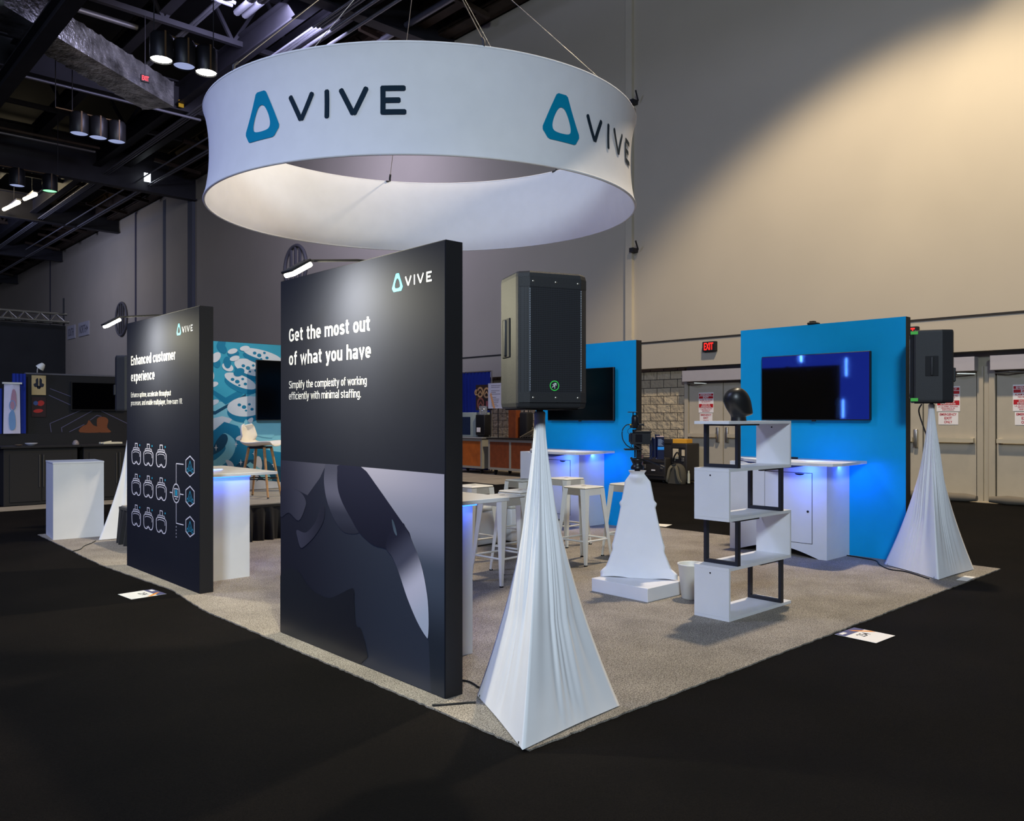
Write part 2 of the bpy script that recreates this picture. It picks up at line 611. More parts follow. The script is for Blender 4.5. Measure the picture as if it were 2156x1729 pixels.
def _glyph(ch, w):
    """strokes (center lines) and advance width for stroke weight w"""
    h = w / 2
    W = 0.54 + 0.25 * (w - 0.12)
    a, X = W / 2, XH
    rx, ry = a - h, X / 2 - h
    mid = X / 2
    rt = W - h
    S = []
    if ch == ' ':
        return [], 0.24
    if ch in 'obdpqg':
        S.append(_arc(a, mid, rx, ry, 0, 360, 28))
        if ch == 'b':
            S.append([(h, 0), (h, AS)])
        if ch == 'd':
            S.append([(rt, 0), (rt, AS)])
        if ch == 'p':
            S.append([(h, DS), (h, X)])
        if ch == 'g':
            S.append([(rt, X), (rt, -0.02)] + _arc(a, -0.02, rx, -DS - h - 0.02, 0, -150, 9))
        return S, W
    if ch == 'c':
        return [_arc(a, mid, rx, ry, 42, 318, 22)], W - 0.03
    if ch == 'e':
        return [[(h, mid - 0.01), (rt, mid - 0.01)] + _arc(a, mid, rx, ry, 0, 312, 24)[1:]], W
    if ch == 'a':
        S.append(_arc(a - .01, X - 0.235, rx, 0.235 - h, 160, 0, 9) + [(rt - .01, 0)])
        S.append(_arc(a - .01, 0.215, rx, 0.215 - h, 0, 360, 24))
        return S, W
    if ch in 'nhmru':
        if ch == 'u':
            return [[(h, X), (h, 0.25)] + _arc(a, 0.25, rx, 0.25 - h, 180, 360, 10)[1:] + [(rt, X)], [(rt, 0), (rt, X)]], W
        S.append([(h, 0), (h, AS if ch == 'h' else X)])
        if ch == 'r':
            S.append(_arc(a, X - 0.26, rx, 0.26 - h, 180, 80, 7))
            return S, W - 0.20
        S.append(_arc(a, X - 0.25, rx, 0.25 - h, 180, 0, 10) + [(rt, 0)])
        if ch == 'm':
            d = rt - h
            S.append([(p[0] + d, p[1]) for p in S[1]])
            return S, W + d
        return S, W
    if ch in 'il':
        S.append([(h, 0), (h, AS if ch == 'l' else X)])
        if ch == 'i':
            S.append([(h, 0.875), (h, 0.875 + w * 0.95)])
        return S, w
    if ch == 't':
        x = h + 0.07
        S.append([(x, X + 0.21), (x, 0.2)] + _arc(x + 0.16, 0.2, 0.16, 0.2 - h, 180, 275, 6)[1:])
        S.append([(0, X - h * .8), (0.36, X - h * .8)])
        return S, 0.37
    if ch == 'f':
        x = h + 0.08
        S.append([(x, 0), (x, AS - 0.2)] + _arc(x + 0.17, AS - 0.2, 0.17, 0.2 - h, 180, 85, 6)[1:])
        S.append([(0, X - h * .8), (0.36, X - h * .8)])
        return S, 0.34
    if ch == 's' or ch == 'S':
        H_ = X if ch == 's' else 1.0
        w_ = W - 0.04 if ch == 's' else W + 0.04
        r = w_ / 2 - h
        q = (H_ - w) / 4
        top = _arc(w_ / 2, H_ - h - q, r, q, 20, 200, 12, 2.3)
        bot = _arc(w_ / 2, h + q, r, q, 20, -160, 12, 2.3)
        S.append(top + [(w_ / 2, H_ / 2)] + bot)
        return S, w_
    if ch == 'y':
        S.append([(h * .8, X), (a, 0.02)])
        S.append([(W - h * .8, X), (a - 0.07, DS + 0.09), (0.06, DS + h)])
        return S, W - 0.02
    if ch == 'v':
        return [[(h * .8, X), (a, h * .6), (W - h * .8, X)]], W - .02
    if ch == 'V':
        return [[(h * .8, 1), (a + .04, h * .6), (W + .08 - h * .8, 1)]], W + .07
    if ch == 'w':
        return [[(h * .8, X), (0.22, h * .6), (0.40, X - .06), (0.58, h * .6), (0.80 - h * .8, X)]], 0.80
    if ch == 'x':
        return [[(h, 0), (rt - .02, X)], [(h, X), (rt - .02, 0)]], W - .03
    if ch == 'k':
        return [[(h, 0), (h, AS)], [(h, 0.26), (rt - .02, X)], [(h + .13, 0.38), (rt, 0)]], W - .01
    if ch == 'G':
        b = a + 0.05
        return [_arc(b, 0.5, b - h, 0.5 - h, 38, 300, 22) + [(2 * b - h, 0.17), (2 * b - h, 0.47), (b + .04, 0.47)]], 2 * b
    if ch == 'E':
        return [[(W - .03, 1 - h), (h, 1 - h), (h, h), (W - .03, h)], [(h, 0.52), (W - .07, 0.52)]], W - .02
    if ch == 'R':
        return [[(h, 0), (h, 1 - h), (a, 1 - h)] + _arc(a, 0.73, rx, 0.27 - h, 90, -90, 10) + [(h, 0.46 + h)], [(a, 0.46), (rt + .02, 0)]], W
    if ch == '.':
        return [[(h, 0), (h, w)]], w
    if ch == ',':
        return [[(h, w), (h * .8, -0.10)]], w
    if ch == '-':
        return [[(0.0, 0.40), (0.24, 0.40)]], 0.24
    raise ValueError(ch)


def draw_text(mb, txt, width, cap, place, w=0.17, gap=0.115):
    pos, x = [], 0.0
    for ch in txt:
        s, adv = _glyph(ch, w)
        pos.append((s, x))
        x += adv + gap
    tot = x - gap
    sx = width / tot
    cnt = 0
    for s, ox in pos:
        for st_ in s:
            cnt += 1
            closed = len(st_) > 20 and (abs(st_[0][0] - st_[-1][0]) + abs(st_[0][1] - st_[-1][1]) < 1e-6)
            pts = st_[:-1] if closed else st_
            line_strip(mb, [(ox + p[0], p[1]) for p in pts], w, lambda u, v, k=cnt: place(u * sx, v * cap, 0.00008 * (1 + k % 4)), closed)
# ================================================================== the hall
mb = MB().box(-14, 30, -14, 100, -0.2, -0.004)
struct('floor', mb, M_AISLE)
mb = MB().box(-14, 30, -14, 100, 15.6, 15.9)
struct('ceiling', mb, M_ROOF)

WX = 15.8                                # face of the long back wall
mb = MB()
mb.box(WX, 18, -14, 100, 2.66, 13.05)                       # upper wall, proud of the door bays below
mb.box(WX + 0.5, 18, -14, 100, 13.05, 15.6)
mb.box(WX + 0.38, 18, 27, 100, 0, 2.66)
mb.box(WX + 0.38, 18, -14, 11.4, 0, 2.66)
struct('wall_back', mb, M_WALL)

# split-face block bay between the doors and the concession stand
nt_m = bpy.data.materials.new('split_face_block')
nt_m.use_nodes = True
nt = nt_m.node_tree
b = nt.nodes['Principled BSDF']
b.inputs['Roughness'].default_value = 0.95
tc = nt.nodes.new('ShaderNodeTexCoord')
sp = nt.nodes.new('ShaderNodeSeparateXYZ')
cb = nt.nodes.new('ShaderNodeCombineXYZ')
nt.links.new(tc.outputs['Object'], sp.inputs[0])
nt.links.new(sp.outputs['Y'], cb.inputs['X'])
nt.links.new(sp.outputs['Z'], cb.inputs['Y'])
br = nt.nodes.new('ShaderNodeTexBrick')
br.inputs['Scale'].default_value = 1.0
br.inputs['Brick Width'].default_value = 0.40
br.inputs['Row Height'].default_value = 0.20
br.inputs['Mortar Size'].default_value = 0.008
br.inputs['Color1'].default_value = (*srgb(186, 170, 140), 1)
br.inputs['Color2'].default_value = (*srgb(166, 151, 124), 1)
br.inputs['Mortar'].default_value = (*srgb(66, 60, 52), 1)
nt.links.new(cb.outputs[0], br.inputs['Vector'])
nt.links.new(br.outputs['Color'], b.inputs['Base Color'])
nz = nt.nodes.new('ShaderNodeTexNoise')
nz.inputs['Scale'].default_value = 9
nz.inputs['Detail'].default_value = 8
nt.links.new(tc.outputs['Object'], nz.inputs['Vector'])
mth = nt.nodes.new('ShaderNodeMath')
mth.operation = 'SUBTRACT'
nt.links.new(nz.outputs['Fac'], mth.inputs[0])
nt.links.new(br.outputs['Fac'], mth.inputs[1])
bp = nt.nodes.new('ShaderNodeBump')
bp.inputs['Strength'].default_value = 1.0
bp.inputs['Distance'].default_value = 0.06
nt.links.new(mth.outputs[0], bp.inputs['Height'])
nt.links.new(bp.outputs['Normal'], b.inputs['Normal'])
struct('wall_block', MB().box(WX + 0.30, WX + 0.9, 11.4, 27, 0, 2.66), nt_m)

# shallow grooves, pipe chase and pilaster of the upper wall
mb = MB().box(WX - 0.012, WX + 0.02, -14, 38.9, 3.265, 3.305)
struct('trim_1', mb, M_WALLDK)
mb = MB()
for y in (48.19, 66.26):
    mb.box(WX - 0.02, WX + 0.02, y - 0.12, y + 0.12, 0, 13.0)
struct('trim_2', mb, mat('wall_joint', (66, 64, 78), 0.9))
mb = MB().box(WX - 0.15, WX + 0.1, 40.3, 43.2, 0, 12.75)
struct('wall_pilaster', mb, M_WALL)
mb = MB().box(WX - 0.16, WX - 0.0, 39.75, 40.3, 0, 12.75).box(WX - 0.16, WX, 43.2, 43.6, 0, 12.75)
struct('trim_3', mb, mat('pilaster_joint', (90, 92, 100), 0.8))
mb = MB().box(WX - 0.10, WX, 12.66, 12.86, 2.66, 13.0)
struct('trim_4', mb, mat('chase_paint', (186, 176, 156), 0.7))
mb = MB().box(WX - 0.03, WX, 12.86, 12.92, 2.66, 13.0)
struct('trim_5', mb, M_WALLDK)
mb = MB().box(WX - 0.03, 30, -14, 11.35, -0.004, 0.001)
mb.box(12.1, 30, 13.6, 40, -0.004, 0.001)
mb.box(-14, 4.95, 15.05, 15.75, -0.004, 0.001)
struct('floor_concrete', mb, M_CONC)

# ---- exit doors, three pairs in the back wall
DX = WX + 0.30


def door_pair(name, yc, half=0.93, ztop=2.30):
    t = bpy.data.objects.new(name, None)
    COL.objects.link(t)
    t.location = (DX, yc, 0)
    t['kind'] = 'structure'
    WM[t.name] = Matrix.Translation((DX, yc, 0))
    f = MB()
    f.box(-0.06, 0.1, half, half + 0.10, 0, ztop + 0.1).box(-0.06, 0.1, -half - 0.10, -half, 0, ztop + 0.1)
    f.box(-0.06, 0.1, -half, half, ztop, ztop + 0.1)
    f.build('frame', M_FRAME, t)
    MB().box(-0.26, -0.06, -half - 0.02, half + 0.02, ztop + 0.02, ztop + 0.27).build('header', M_HEADER, t)
    MB().box(0.04, 0.06, -half, half, 0.0, ztop).build('gap_shade_sheet', M_WALLDK, t)  # dark sheet added behind the leaves, stands in for shade in the gaps
    for s in (1, -1):
        lf = MB().box(-0.03, 0.03, 0.012 if s > 0 else -half + .02, half - .02 if s > 0 else -0.012, 0.02, ztop - 0.012)
        leaf = lf.build('leaf', M_DOOR, t)
        h = MB()
        h.box(-0.13, -0.07, s * 0.16 if s > 0 else -half + 0.04, half - 0.04 if s > 0 else s * 0.16, 1.04, 1.115)
        h.box(-0.08, -0.03, s * (half - 0.08) - 0.03, s * (half - 0.08) + 0.03, 1.03, 1.12)
        h.build('panic_bar', mat('bar_satin', (206, 194, 166), 0.4, metal=0.35), leaf)
        g = MB()
        g.rbox(-0.10, -0.03, s * 0.12 - 0.035, s * 0.12 + 0.035, 0.93, 1.27, 0.012)
        g.build('latch_plate', M_CHROME, leaf)
        c = MB()
        c.bar((-0.10, s * (half - 0.02), ztop - 0.03), (-0.22, s * (half - 0.28), ztop - 0.02), 0.03, 0.02)
        c.bar((-0.22, s * (half - 0.28), ztop - 0.02), (-0.04, s * (half - 0.5), ztop - 0.03), 0.03, 0.02)
        c.build('closer_arm', M_CHROME, leaf)
    return t


door_pair('door_1', 10.33)
door_pair('door_2', 6.02)
door_pair('door_3', 3.87)
mb = MB()
for y in (4.95,):
    mb.box(DX - 0.02, DX + 0.1, y - 0.07, y + 0.07, 0, 2.4)
struct('trim_6', mb, M_FRAME)

# emergency notices on the doors
M_NOTICE = mat('notice_white', (236, 230, 226), 0.5)
M_NRED = mat('notice_red', (182, 24, 30), 0.5)


def notice(yc, label):
    x = DX - 0.034
    t = thing('door_notice', label, 'sign', (x, yc, 1.45), 0, 'red and white door notices')
    pl = lambda dx, z: plane_place((x - dx, yc, z), (0, -1, 0), (0, 0, 1))
    # upper placard
    b = MB().box(x - 0.002, x, yc - 0.20, yc + 0.20, 1.60, 2.06)
    b.build('upper_placard', M_NOTICE, t, True)
    r = MB()
    for z0, z1 in ((1.985, 2.035), (1.92, 1.975), (1.715, 1.80)):
        r.box(x - 0.004, x - 0.002, yc - 0.19, yc + 0.19, z0, z1)
    for txt, w, c, z in (('ALARM WILL SOUND', 0.34, 0.030, 1.872), ('NO RE-ENTRY', 0.24, 0.028, 1.832), ('LA ALARMA SONARA', 0.34, 0.022, 1.678),
                         ('PROHIBIDO EL', 0.24, 0.020, 1.648), ('REINGRESO', 0.20, 0.020, 1.618)):
        put_text(r, txt, w, c, pl(0.004, z), 0.02, align='C')
    r.build('red_print', M_NRED, t, True)
    for rows in ((('EMERGENCY', 0.30, 0.034, 1.993), ('EXIT', 0.15, 0.042, 1.927)), (('SALIDA DE', 0.22, 0.026, 1.765), ('EMERGENCIA', 0.26, 0.026, 1.727))):
        w = MB()
        for txt, ww, c, z in rows:
            put_text(w, txt, ww, c, pl(0.0055, z), 0.02, align='C')
        w.build('white_print', M_NOTICE, t, True)
    MB().box(x - 0.002, x, yc - 0.17, yc + 0.17, 1.36, 1.585).build('lower_placard', M_NOTICE, t, True)
    r = MB()
    for txt, ww, c, z in (('EMERGENCY', 0.29, 0.042, 1.525), ('EXIT', 0.13, 0.045, 1.455), ('ONLY', 0.14, 0.045, 1.385)):
        put_text(r, txt, ww, c, pl(0.004, z), 0.025, align='C')
    r.build('lower_print', M_NRED, t, True)


notice(10.78, 'red and white emergency exit notice on the door left of the head bust')
notice(5.58, 'emergency exit notice on the door half covered by the right loudspeaker')
notice(4.33, 'emergency exit notice on the door at the right edge of the picture')


def exit_sign(x, y, z, face, label, s=1.0):
    t = thing('exit_sign', label, 'exit sign', (x, y, z))
    MB().rbox(x - 0.10, x, y - 0.17 * s, y + 0.17 * s, z - 0.11 * s, z + 0.11 * s, 0.01, 1).build('housing', M_BLACKM, t, True)
    r = MB()
    put_text(r, 'EXIT', 0.24 * s, 0.155 * s, plane_place((x - 0.102, y, z - 0.075 * s), (0, -1, 0), (0, 0, 1)), 0.015, align='C')
    r.build('lit_letters', M_REDLIT, t, True)
    return t


exit_sign(WX, 10.47, 3.08, 0, 'black exit sign with red letters above the left pair of exit doors')
exit_sign(WX, 6.15, 3.06, 0, 'exit sign mostly hidden behind the right blue wall and loudspeaker')

# rolled draught stoppers along the foot of the wall
for (a, c, lab) in ((1.0, 4.78, 'long grey rolled draught stopper at the foot of the rightmost exit doors'),
                    (4.98, 7.6, 'grey rolled draught stopper behind the right white speaker stand')):
    mb = MB()
    n = 14
    mb.tube([(DX - 0.42 + 0.02 * sin(i * 2.1), a + (c - a) * i / n, 0.075) for i in range(n + 1)],
            [0.05] + [0.075 + 0.006 * sin(i * 3.3) for i in range(n - 1)] + [0.05], 10)
    tag(mb.build('draught_stopper', mat('grey_canvas', (112, 104, 92), 0.9)), lab, 'draught stopper', 'draught stoppers')

# wall signs far left
for (y, z, txt, w, lab) in ((60.8, 7.22, 'SOUTH', 1.5, 'pale SOUTH direction plate on the back wall'),
                            (57.95, 7.22, 'NORTH', 2.0, 'pale NORTH direction plate with arrow on the back wall')):
    t = thing('direction_sign', lab, 'sign', (WX - 0.02, y, z))
    MB().box(WX - 0.06, WX, y - w / 2 - .12, y + w / 2 + .12, z - 0.45, z + 0.45).build('plate', mat('pale_plate', (176, 174, 178), 0.6), t, True)
    r = MB()
    put_text(r, txt, w * 0.84 if txt == 'SOUTH' else w * 0.74, 0.5, plane_place((WX - 0.065, y + (0 if txt == 'SOUTH' else 0.16), z - 0.25), (0, -1, 0), (0, 0, 1)), 0.01, align='C')
    if txt == 'NORTH':
        flat_poly(r, [(0.70, 0.02), (0.98, 0.2), (0.70, 0.38)], plane_place((WX - 0.065, y, z - 0.2), (0, -1, 0), (0, 0, 1)))
    r.build('lettering', mat('grey_lettering', (92, 90, 98), 0.6), t, True)
for (y, z, lab) in ((29.6, 7.42, 'round dark barred wall emblem behind the lamp of the large black panel'),
                    (50.5, 7.2, 'round dark barred wall emblem behind the lamp of the small black panel')):
    mb = MB()
    R = 0.86 if y < 40 else 0.95
    pts = [(WX - 0.06, y + R * cos(a), z + R * sin(a)) for a in [2 * pi * k / 40 for k in range(41)]]
    mb.tube(pts, 0.07, 6, False)
    for dy in (-0.36, 0.0, 0.36):
        hh = sqrt(R * R - dy * dy) - 0.05
        mb.box(WX - 0.10, WX - 0.02, y + dy - 0.05, y + dy + 0.05, z - hh, z - 0.06)
        mb.box(WX - 0.10, WX - 0.02, y + dy - 0.05, y + dy + 0.05, z + 0.06, z + hh)
    mb.box(WX - 0.10, WX - 0.02, y - 0.41, y + 0.41, z - 0.05, z + 0.05)
    tag(mb.build('wall_emblem', mat('emblem_grey', (92, 90, 94), 0.6)), lab, 'emblem', 'round wall emblems')

# pipe-chase anchor clips
for z in (5.55, 9.15):
    mb = MB().box(WX - 0.2, WX, 12.54, 12.658, z - .05, z + .05).bar((WX - .1, 12.46, z), (WX - .32, 12.36, z + .16), 0.03)
    tag(mb.build('wall_bracket', M_STEEL), 'small %s bracket clamped to the wall pipe chase' % ('lower' if z < 7 else 'upper'), 'bracket')

# ================================================================== booth carpet
random.seed(3)
edge = []
X0, X1, Y0, Y1 = 2.56, 9.02, 2.65, 11.74
def run(ax, ay, bx, by, n):
    for i in range(n):
        t = i / n
        j = random.uniform(-0.006, 0.006)
        dx, dy = bx - ax, by - ay
        L = sqrt(dx * dx + dy * dy)
        edge.append((ax + dx * t - dy / L * j, ay + dy * t + dx / L * j))
run(X0, Y0, X1, Y0, 160)
run(X1, Y0, X1, Y1, 60)
run(X1, Y1, X0 + .1, Y1, 40)
run(X0 + .1, Y1, X0 + .02, 8.9, 60)
run(X0 + .02, 8.9, X0 + .10, 7.2, 30)
run(X0 + .10, 7.2, X0, 6.3, 20)
run(X0, 6.3, X0, Y0, 120)
mb = MB().prism(edge, -0.003, 0.006)
tag(mb.build('booth_carpet', M_BOOTH), 'speckled grey carpet under the whole booth, laid on black aisle carpet', 'carpet')

# ================================================================== hanging ring banner
RC = Vector((5.539, 7.410, 0))
RR, ZB, ZT = 2.33, 3.775, 4.713
TLX, TLD = 0.007, 0.029
fwv = Vector((cos(TH), sin(TH), 0))
rtv = Vector((sin(TH), -cos(TH), 0))


def ring_pt(a, t, off=0.0):
    """a angle (rad), t 0 bottom .. 1 top"""
    w = 1 - (2 * t - 1) ** 2
    r = RR - 0.062 * w ** 0.8 + off
    d = Vector((cos(a), sin(a), 0))
    p = RC + d * r
    e = p - RC
    z = ZB + (ZT - ZB) * t + TLX * e.dot(rtv) + TLD * e.dot(fwv)
    return (p.x, p.y, z)


ring = thing('hanging_ring_banner', 'large round white fabric banner ring hanging over the booth', 'hanging banner', (RC.x, RC.y, 4.2))
N = 144
mb = MB()
mb.grid([[ring_pt(2 * pi * k / N, j / 16, 0.012) for j in range(17)] for k in range(N)], True)
mb.grid([[ring_pt(2 * pi * k / N, 1 - j / 16, -0.012) for j in range(17)] for k in range(N)], True)
mb.build('fabric_band', M_RING, ring, True)
for t in (0, 1):
    mb = MB()
    mb.tube([ring_pt(2 * pi * k / N, t) for k in range(N + 1)], 0.0135, 8, False)
    mb.build('rim_tube', M_RING, ring, True)
for q in range(5):
    a0 = radians(193.8 + 71.9 * q)
    rm = RR - 0.05
    # u runs clockwise seen from above?  letters read left to right with growing angle from the outside
    def pl(u0, v0):
        return lambda u, v, w=0.0: ring_pt(a0 + (u0 + u) / rm, 0.5 + (v0 + v) / (ZT - ZB), 0.017 + 3 * w)
    mb = MB()
    emblem(mb, pl(-0.225, -0.215), 0.45, 0.43)
    mb.build('emblem_print', M_LOGOT, ring, True)
    mb = MB()
    wordmark(mb, pl(0.325, -0.125), 1.085, 0.245)
    mb.build('lettering', M_LOGOD, ring, True)
hub = Vector((5.52, 7.46, 7.1))
for a in (245.5, 125.7, 65.4, 305, 185, 5):
    p = Vector(ring_pt(radians(a), 1))
    d = (hub - p).normalized()
    MB().tube([p + Vector((0, 0, 0.05)), hub], 0.0045, 5).build('suspension_cable', M_CHROME, ring, True)
    mb = MB().tube([p, p + Vector((0, 0, 0.055)), p + Vector((0, 0, 0.05)) + d * 0.06], 0.014, 6)
    mb.tube([p + Vector((0, 0, 0.008)), Vector(ring_pt(radians(a + 1.3), 1, -0.025))], 0.012, 6)
    mb.build('clip', M_STEEL, ring, True)
MB().tube([hub - Vector((0, 0, 0.08)), hub + Vector((0, 0, 0.08))], 0.05, 8).tube([hub, (5.52, 7.46, 15.6)], 0.008, 6).build('hoist_cable', M_STEEL, ring, True)
# ================================================================== display panels
HS_LIGHT = [(1.03, 1.199), (1.838, 1.196), (1.838, 0.01), (1.72, 0.01), (1.70, 0.31), (1.704, 0.405), (1.689, 0.537), (1.633, 0.697), (1.541, 0.823), (1.458, 0.904), (1.398, 0.948), (1.196, 1.097)]
HS_B = [(0.003, 1.2), (0.621, 1.199), (0.539, 1.105), (0.378, 0.982), (0.21, 1.012), (0.003, 0.981)]
HS_C = [(0.621, 1.199), (0.782, 1.2), (0.757, 1.163), (0.76, 1.063), (0.811, 0.974), (0.926, 0.869), (1.009, 0.802), (0.84, 0.785), (0.723, 0.85), (0.632, 0.96), (0.593, 1.076), (0.601, 1.164)]
HS_D = [(0.782, 1.2), (1.03, 1.199), (1.196, 1.097), (1.398, 0.948), (1.458, 0.904), (1.541, 0.823), (1.446, 0.708), (1.361, 0.697), (1.298, 0.736), (1.157, 0.744), (1.009, 0.802), (0.926, 0.869), (0.811, 0.974), (0.76, 1.063), (0.757, 1.163)]
HS_E = [(1.458, 0.904), (1.50, 0.868), (1.541, 0.823), (1.633, 0.697), (1.689, 0.537), (1.704, 0.405), (1.698, 0.31), (1.678, 0.306), (1.599, 0.372), (1.506, 0.487), (1.422, 0.621), (1.361, 0.697), (1.292, 0.753), (1.36, 0.86)]
HS_F = [(0.003, 0.985), (0.17, 1.012), (0.29, 0.995), (0.355, 0.95), (0.35, 0.90), (0.261, 0.804), (0.123, 0.846), (0.003, 0.81)]
HS_G = [(0.236, 0.739), (0.362, 0.735), (0.491, 0.821), (0.539, 0.905), (0.601, 0.926), (0.586, 0.83), (0.475, 0.723), (0.345, 0.643), (0.287, 0.628), (0.248, 0.682)]
HS_H = [(0.227, 0.471), (0.362, 0.4), (0.475, 0.36), (0.647, 0.348), (0.782, 0.393), (0.94, 0.455), (0.954, 0.382), (0.975, 0.236), (1.037, 0.217), (1.023, 0.01), (0.003, 0.01), (0.003, 0.398)]
HS_I = [(1.355, 0.912), (1.379, 0.897), (1.407, 0.836), (1.398, 0.826), (1.373, 0.854)]


def print_grad(name, stops, axis, lo, hi, rough=0.36):
    """printed tone running along one object axis between two places on the sheet"""
    m = bpy.data.materials.new(name)
    m.use_nodes = True
    nt = m.node_tree
    b = nt.nodes['Principled BSDF']
    b.inputs['Roughness'].default_value = rough
    tc = nt.nodes.new('ShaderNodeTexCoord')
    dp = nt.nodes.new('ShaderNodeVectorMath')
    dp.operation = 'DOT_PRODUCT'
    dp.inputs[1].default_value = axis
    nt.links.new(tc.outputs['Object'], dp.inputs[0])
    mr = nt.nodes.new('ShaderNodeMapRange')
    mr.inputs[1].default_value = lo
    mr.inputs[2].default_value = hi
    nt.links.new(dp.outputs['Value'], mr.inputs[0])
    r = nt.nodes.new('ShaderNodeValToRGB')
    r.color_ramp.interpolation = 'EASE'
    while len(r.color_ramp.elements) < len(stops):
        r.color_ramp.elements.new(0.5)
    for e, (p, c) in zip(r.color_ramp.elements, stops):
        e.position = p
        e.color = (*srgb(*c), 1)
    nt.links.new(mr.outputs[0], r.inputs['Fac'])
    nt.links.new(r.outputs['Color'], b.inputs['Base Color'])
    return m


def arm_lamp(name, x, y, z, label, nrg):
    """clip-on arm light on a panel's top edge, head out on the -X side"""
    t = thing('arm_light', label, 'lamp', (x + 0.05, y, z), 0, 'arm lights on the black panels')
    MB().rbox(x + 0.03, x + 0.115, y - 0.025, y + 0.025, z, z + 0.012, 0.004, 1).build('clamp', M_BLACKM, t, True)
    MB().tube([(x + 0.08, y, z + 0.014), (x - 0.0, y, z + 0.010), (x - 0.36, y, z - 0.040)], 0.008, 8).build('arm', M_BLACKM, t, True)
    h = MB()
    h.M = Matrix.Translation((x - 0.41, y, z - 0.075)) @ Matrix.Rotation(radians(-32), 4, 'Y')
    h.rbox(-0.075, 0.075, -0.06, 0.06, -0.012, 0.004, 0.004)
    hd = h.build('head', M_BLACKM, t, True)
    f = MB()
    f.M = h.M
    f.rbox(-0.072, 0.072, -0.056, 0.056, -0.040, -0.0125, 0.01)
    f.build('lit_face', M_LAMP, hd, True)
    lamp('AREA', name, (x - 0.386, y, z - 0.118), (x - 0.386 + 0.62, y, z - 0.118 - 0.78), nrg, (1.0, 0.94, 0.66), 0.10, size_y=0.11)
    return t


def panel(x, y0, y1, label):
    t = thing('exhibit_partition', label, 'display panel', (x + 0.06, (y0 + y1) / 2, 0))
    MB().box(x, x + 0.115, y0, y1, 0.006, 2.44).build('board', M_PEDGE, t, True)
    MB().box(x - 0.003, x, y0 + .004, y1 - .004, 0.01, 2.436).build('front_graphic', M_PANEL, t, True)
    MB().box(x + 0.115, x + 0.118, y0 + .004, y1 - .004, 0.01, 2.436).build('back_cover', M_BLACKM, t, True)
    return t


XB = 2.69
pan = panel(XB, 3.42, 5.265, 'large black display panel with pale headset picture, nearest the front corner of the carpet')
pl = lambda dx: plane_place((XB - 0.003 - dx, 5.265, 0), (0, -1, 0), (0, 0, 1))
off = lambda u, v, dx=0.0012: plane_place((XB - 0.003 - dx, 5.265 - u, v), (0, -1, 0), (0, 0, 1))
for nm, wt, rows in (('headline_lettering', 0.168, (('Get the most out', 1.00, 0.089, 2.012), ('of what you have', 1.01, 0.089, 1.852))),
                     ('subtitle_lettering', 0.118, (('Simplify the complexity of working', 0.965, 0.050, 1.694), ('efficiently with minimal staffing.', 0.90, 0.050, 1.618)))):
    for txt, w, c, z in rows:
        m1 = MB()
        draw_text(m1, txt, w, c, off(0.125, z), wt)
        m1.build(nm, M_TEXT, pan, True)
m1 = MB()
emblem(m1, off(1.355, 2.213), 0.105, 0.103)
m1.build('emblem_print', M_CYAN, pan, True)
m1 = MB()
wordmark(m1, off(1.482, 2.232), 0.25, 0.057, 0.17)
m1.build('logo_lettering', M_TEXT, pan, True)
# printed product picture: layered tones of one flat photograph
ly = [('HSBG', [(0.003, 1.2), (1.838, 1.196), (1.838, 0.01), (0.003, 0.01)], [(0, (30, 31, 42)), (1, (46, 52, 66))], (0, -1, 0), -5.2, -3.5),
      ('HSB', smooth_pts(HS_B, 1), [(0, (44, 44, 56)), (1, (70, 70, 84))], (0, -1, 0), -5.26, -4.7),
      ('HSLT', smooth_pts(HS_LIGHT, 1), [(0, (36, 42, 52)), (0.45, (66, 74, 90)), (0.75, (124, 126, 146)), (1, (142, 140, 160))], (0, 0, 1), 0.25, 1.15),
      ('HSC', smooth_pts(HS_C, 4), [(0, (36, 38, 50)), (0.25, (46, 48, 62)), (0.6, (84, 84, 102)), (1, (62, 63, 78))], (0, 0, 1), 0.78, 1.19),
      ('HSD', smooth_pts(HS_D, 3), [(0, (24, 25, 38)), (1, (30, 31, 45))], (0, 0, 1), 0.7, 1.2),
      ('HSF', smooth_pts(HS_F, 4), [(0, (40, 41, 54)), (1, (60, 60, 74))], (0, -1, 0), -5.26, -4.9),
      ('HSG', smooth_pts(HS_G, 4), [(0, (58, 58, 74)), (1, (34, 35, 47))], (0, -1, 0), -5.03, -4.66),
      ('HSE', smooth_pts(HS_E, 4), [(0, (28, 29, 43)), (0.3, (66, 68, 86)), (0.62, (186, 184, 204)), (1, (170, 178, 198))], (0, -0.55, -0.83), -2.83, -2.28),
      ('HSH', smooth_pts(HS_H, 3), [(0, (30, 33, 40)), (1, (26, 28, 36))], (0, -1, 0), -5.2, -4.2),
      ('HSI', smooth_pts(HS_I, 3), [(0, (70, 84, 100)), (1, (54, 66, 80))], (0, 0, 1), 0.82, 0.92)]
cy = 4.3425                              # panel origin in y
for i, (nm, pts, stops, ax, lo, hi) in enumerate(ly):
    mb = MB()
    pts = [(min(max(u, 0.003), 1.838), min(max(v, 0.008), 1.2)) for u, v in pts]
    flat_poly(mb, pts, off(0, 0, 0.0004 * (i + 1)))
    if ax[1] and ax[2]:
        sh = ax[1] * cy
    else:
        sh = ax[1] * cy
    o = mb.build('printed_picture', print_grad('print_' + nm, stops, ax, lo - sh, hi - sh), pan, True)

arm_lamp('big_panel_lamp', XB, 4.28, 2.44, 'lit clip-on arm light over the large black panel', 62)

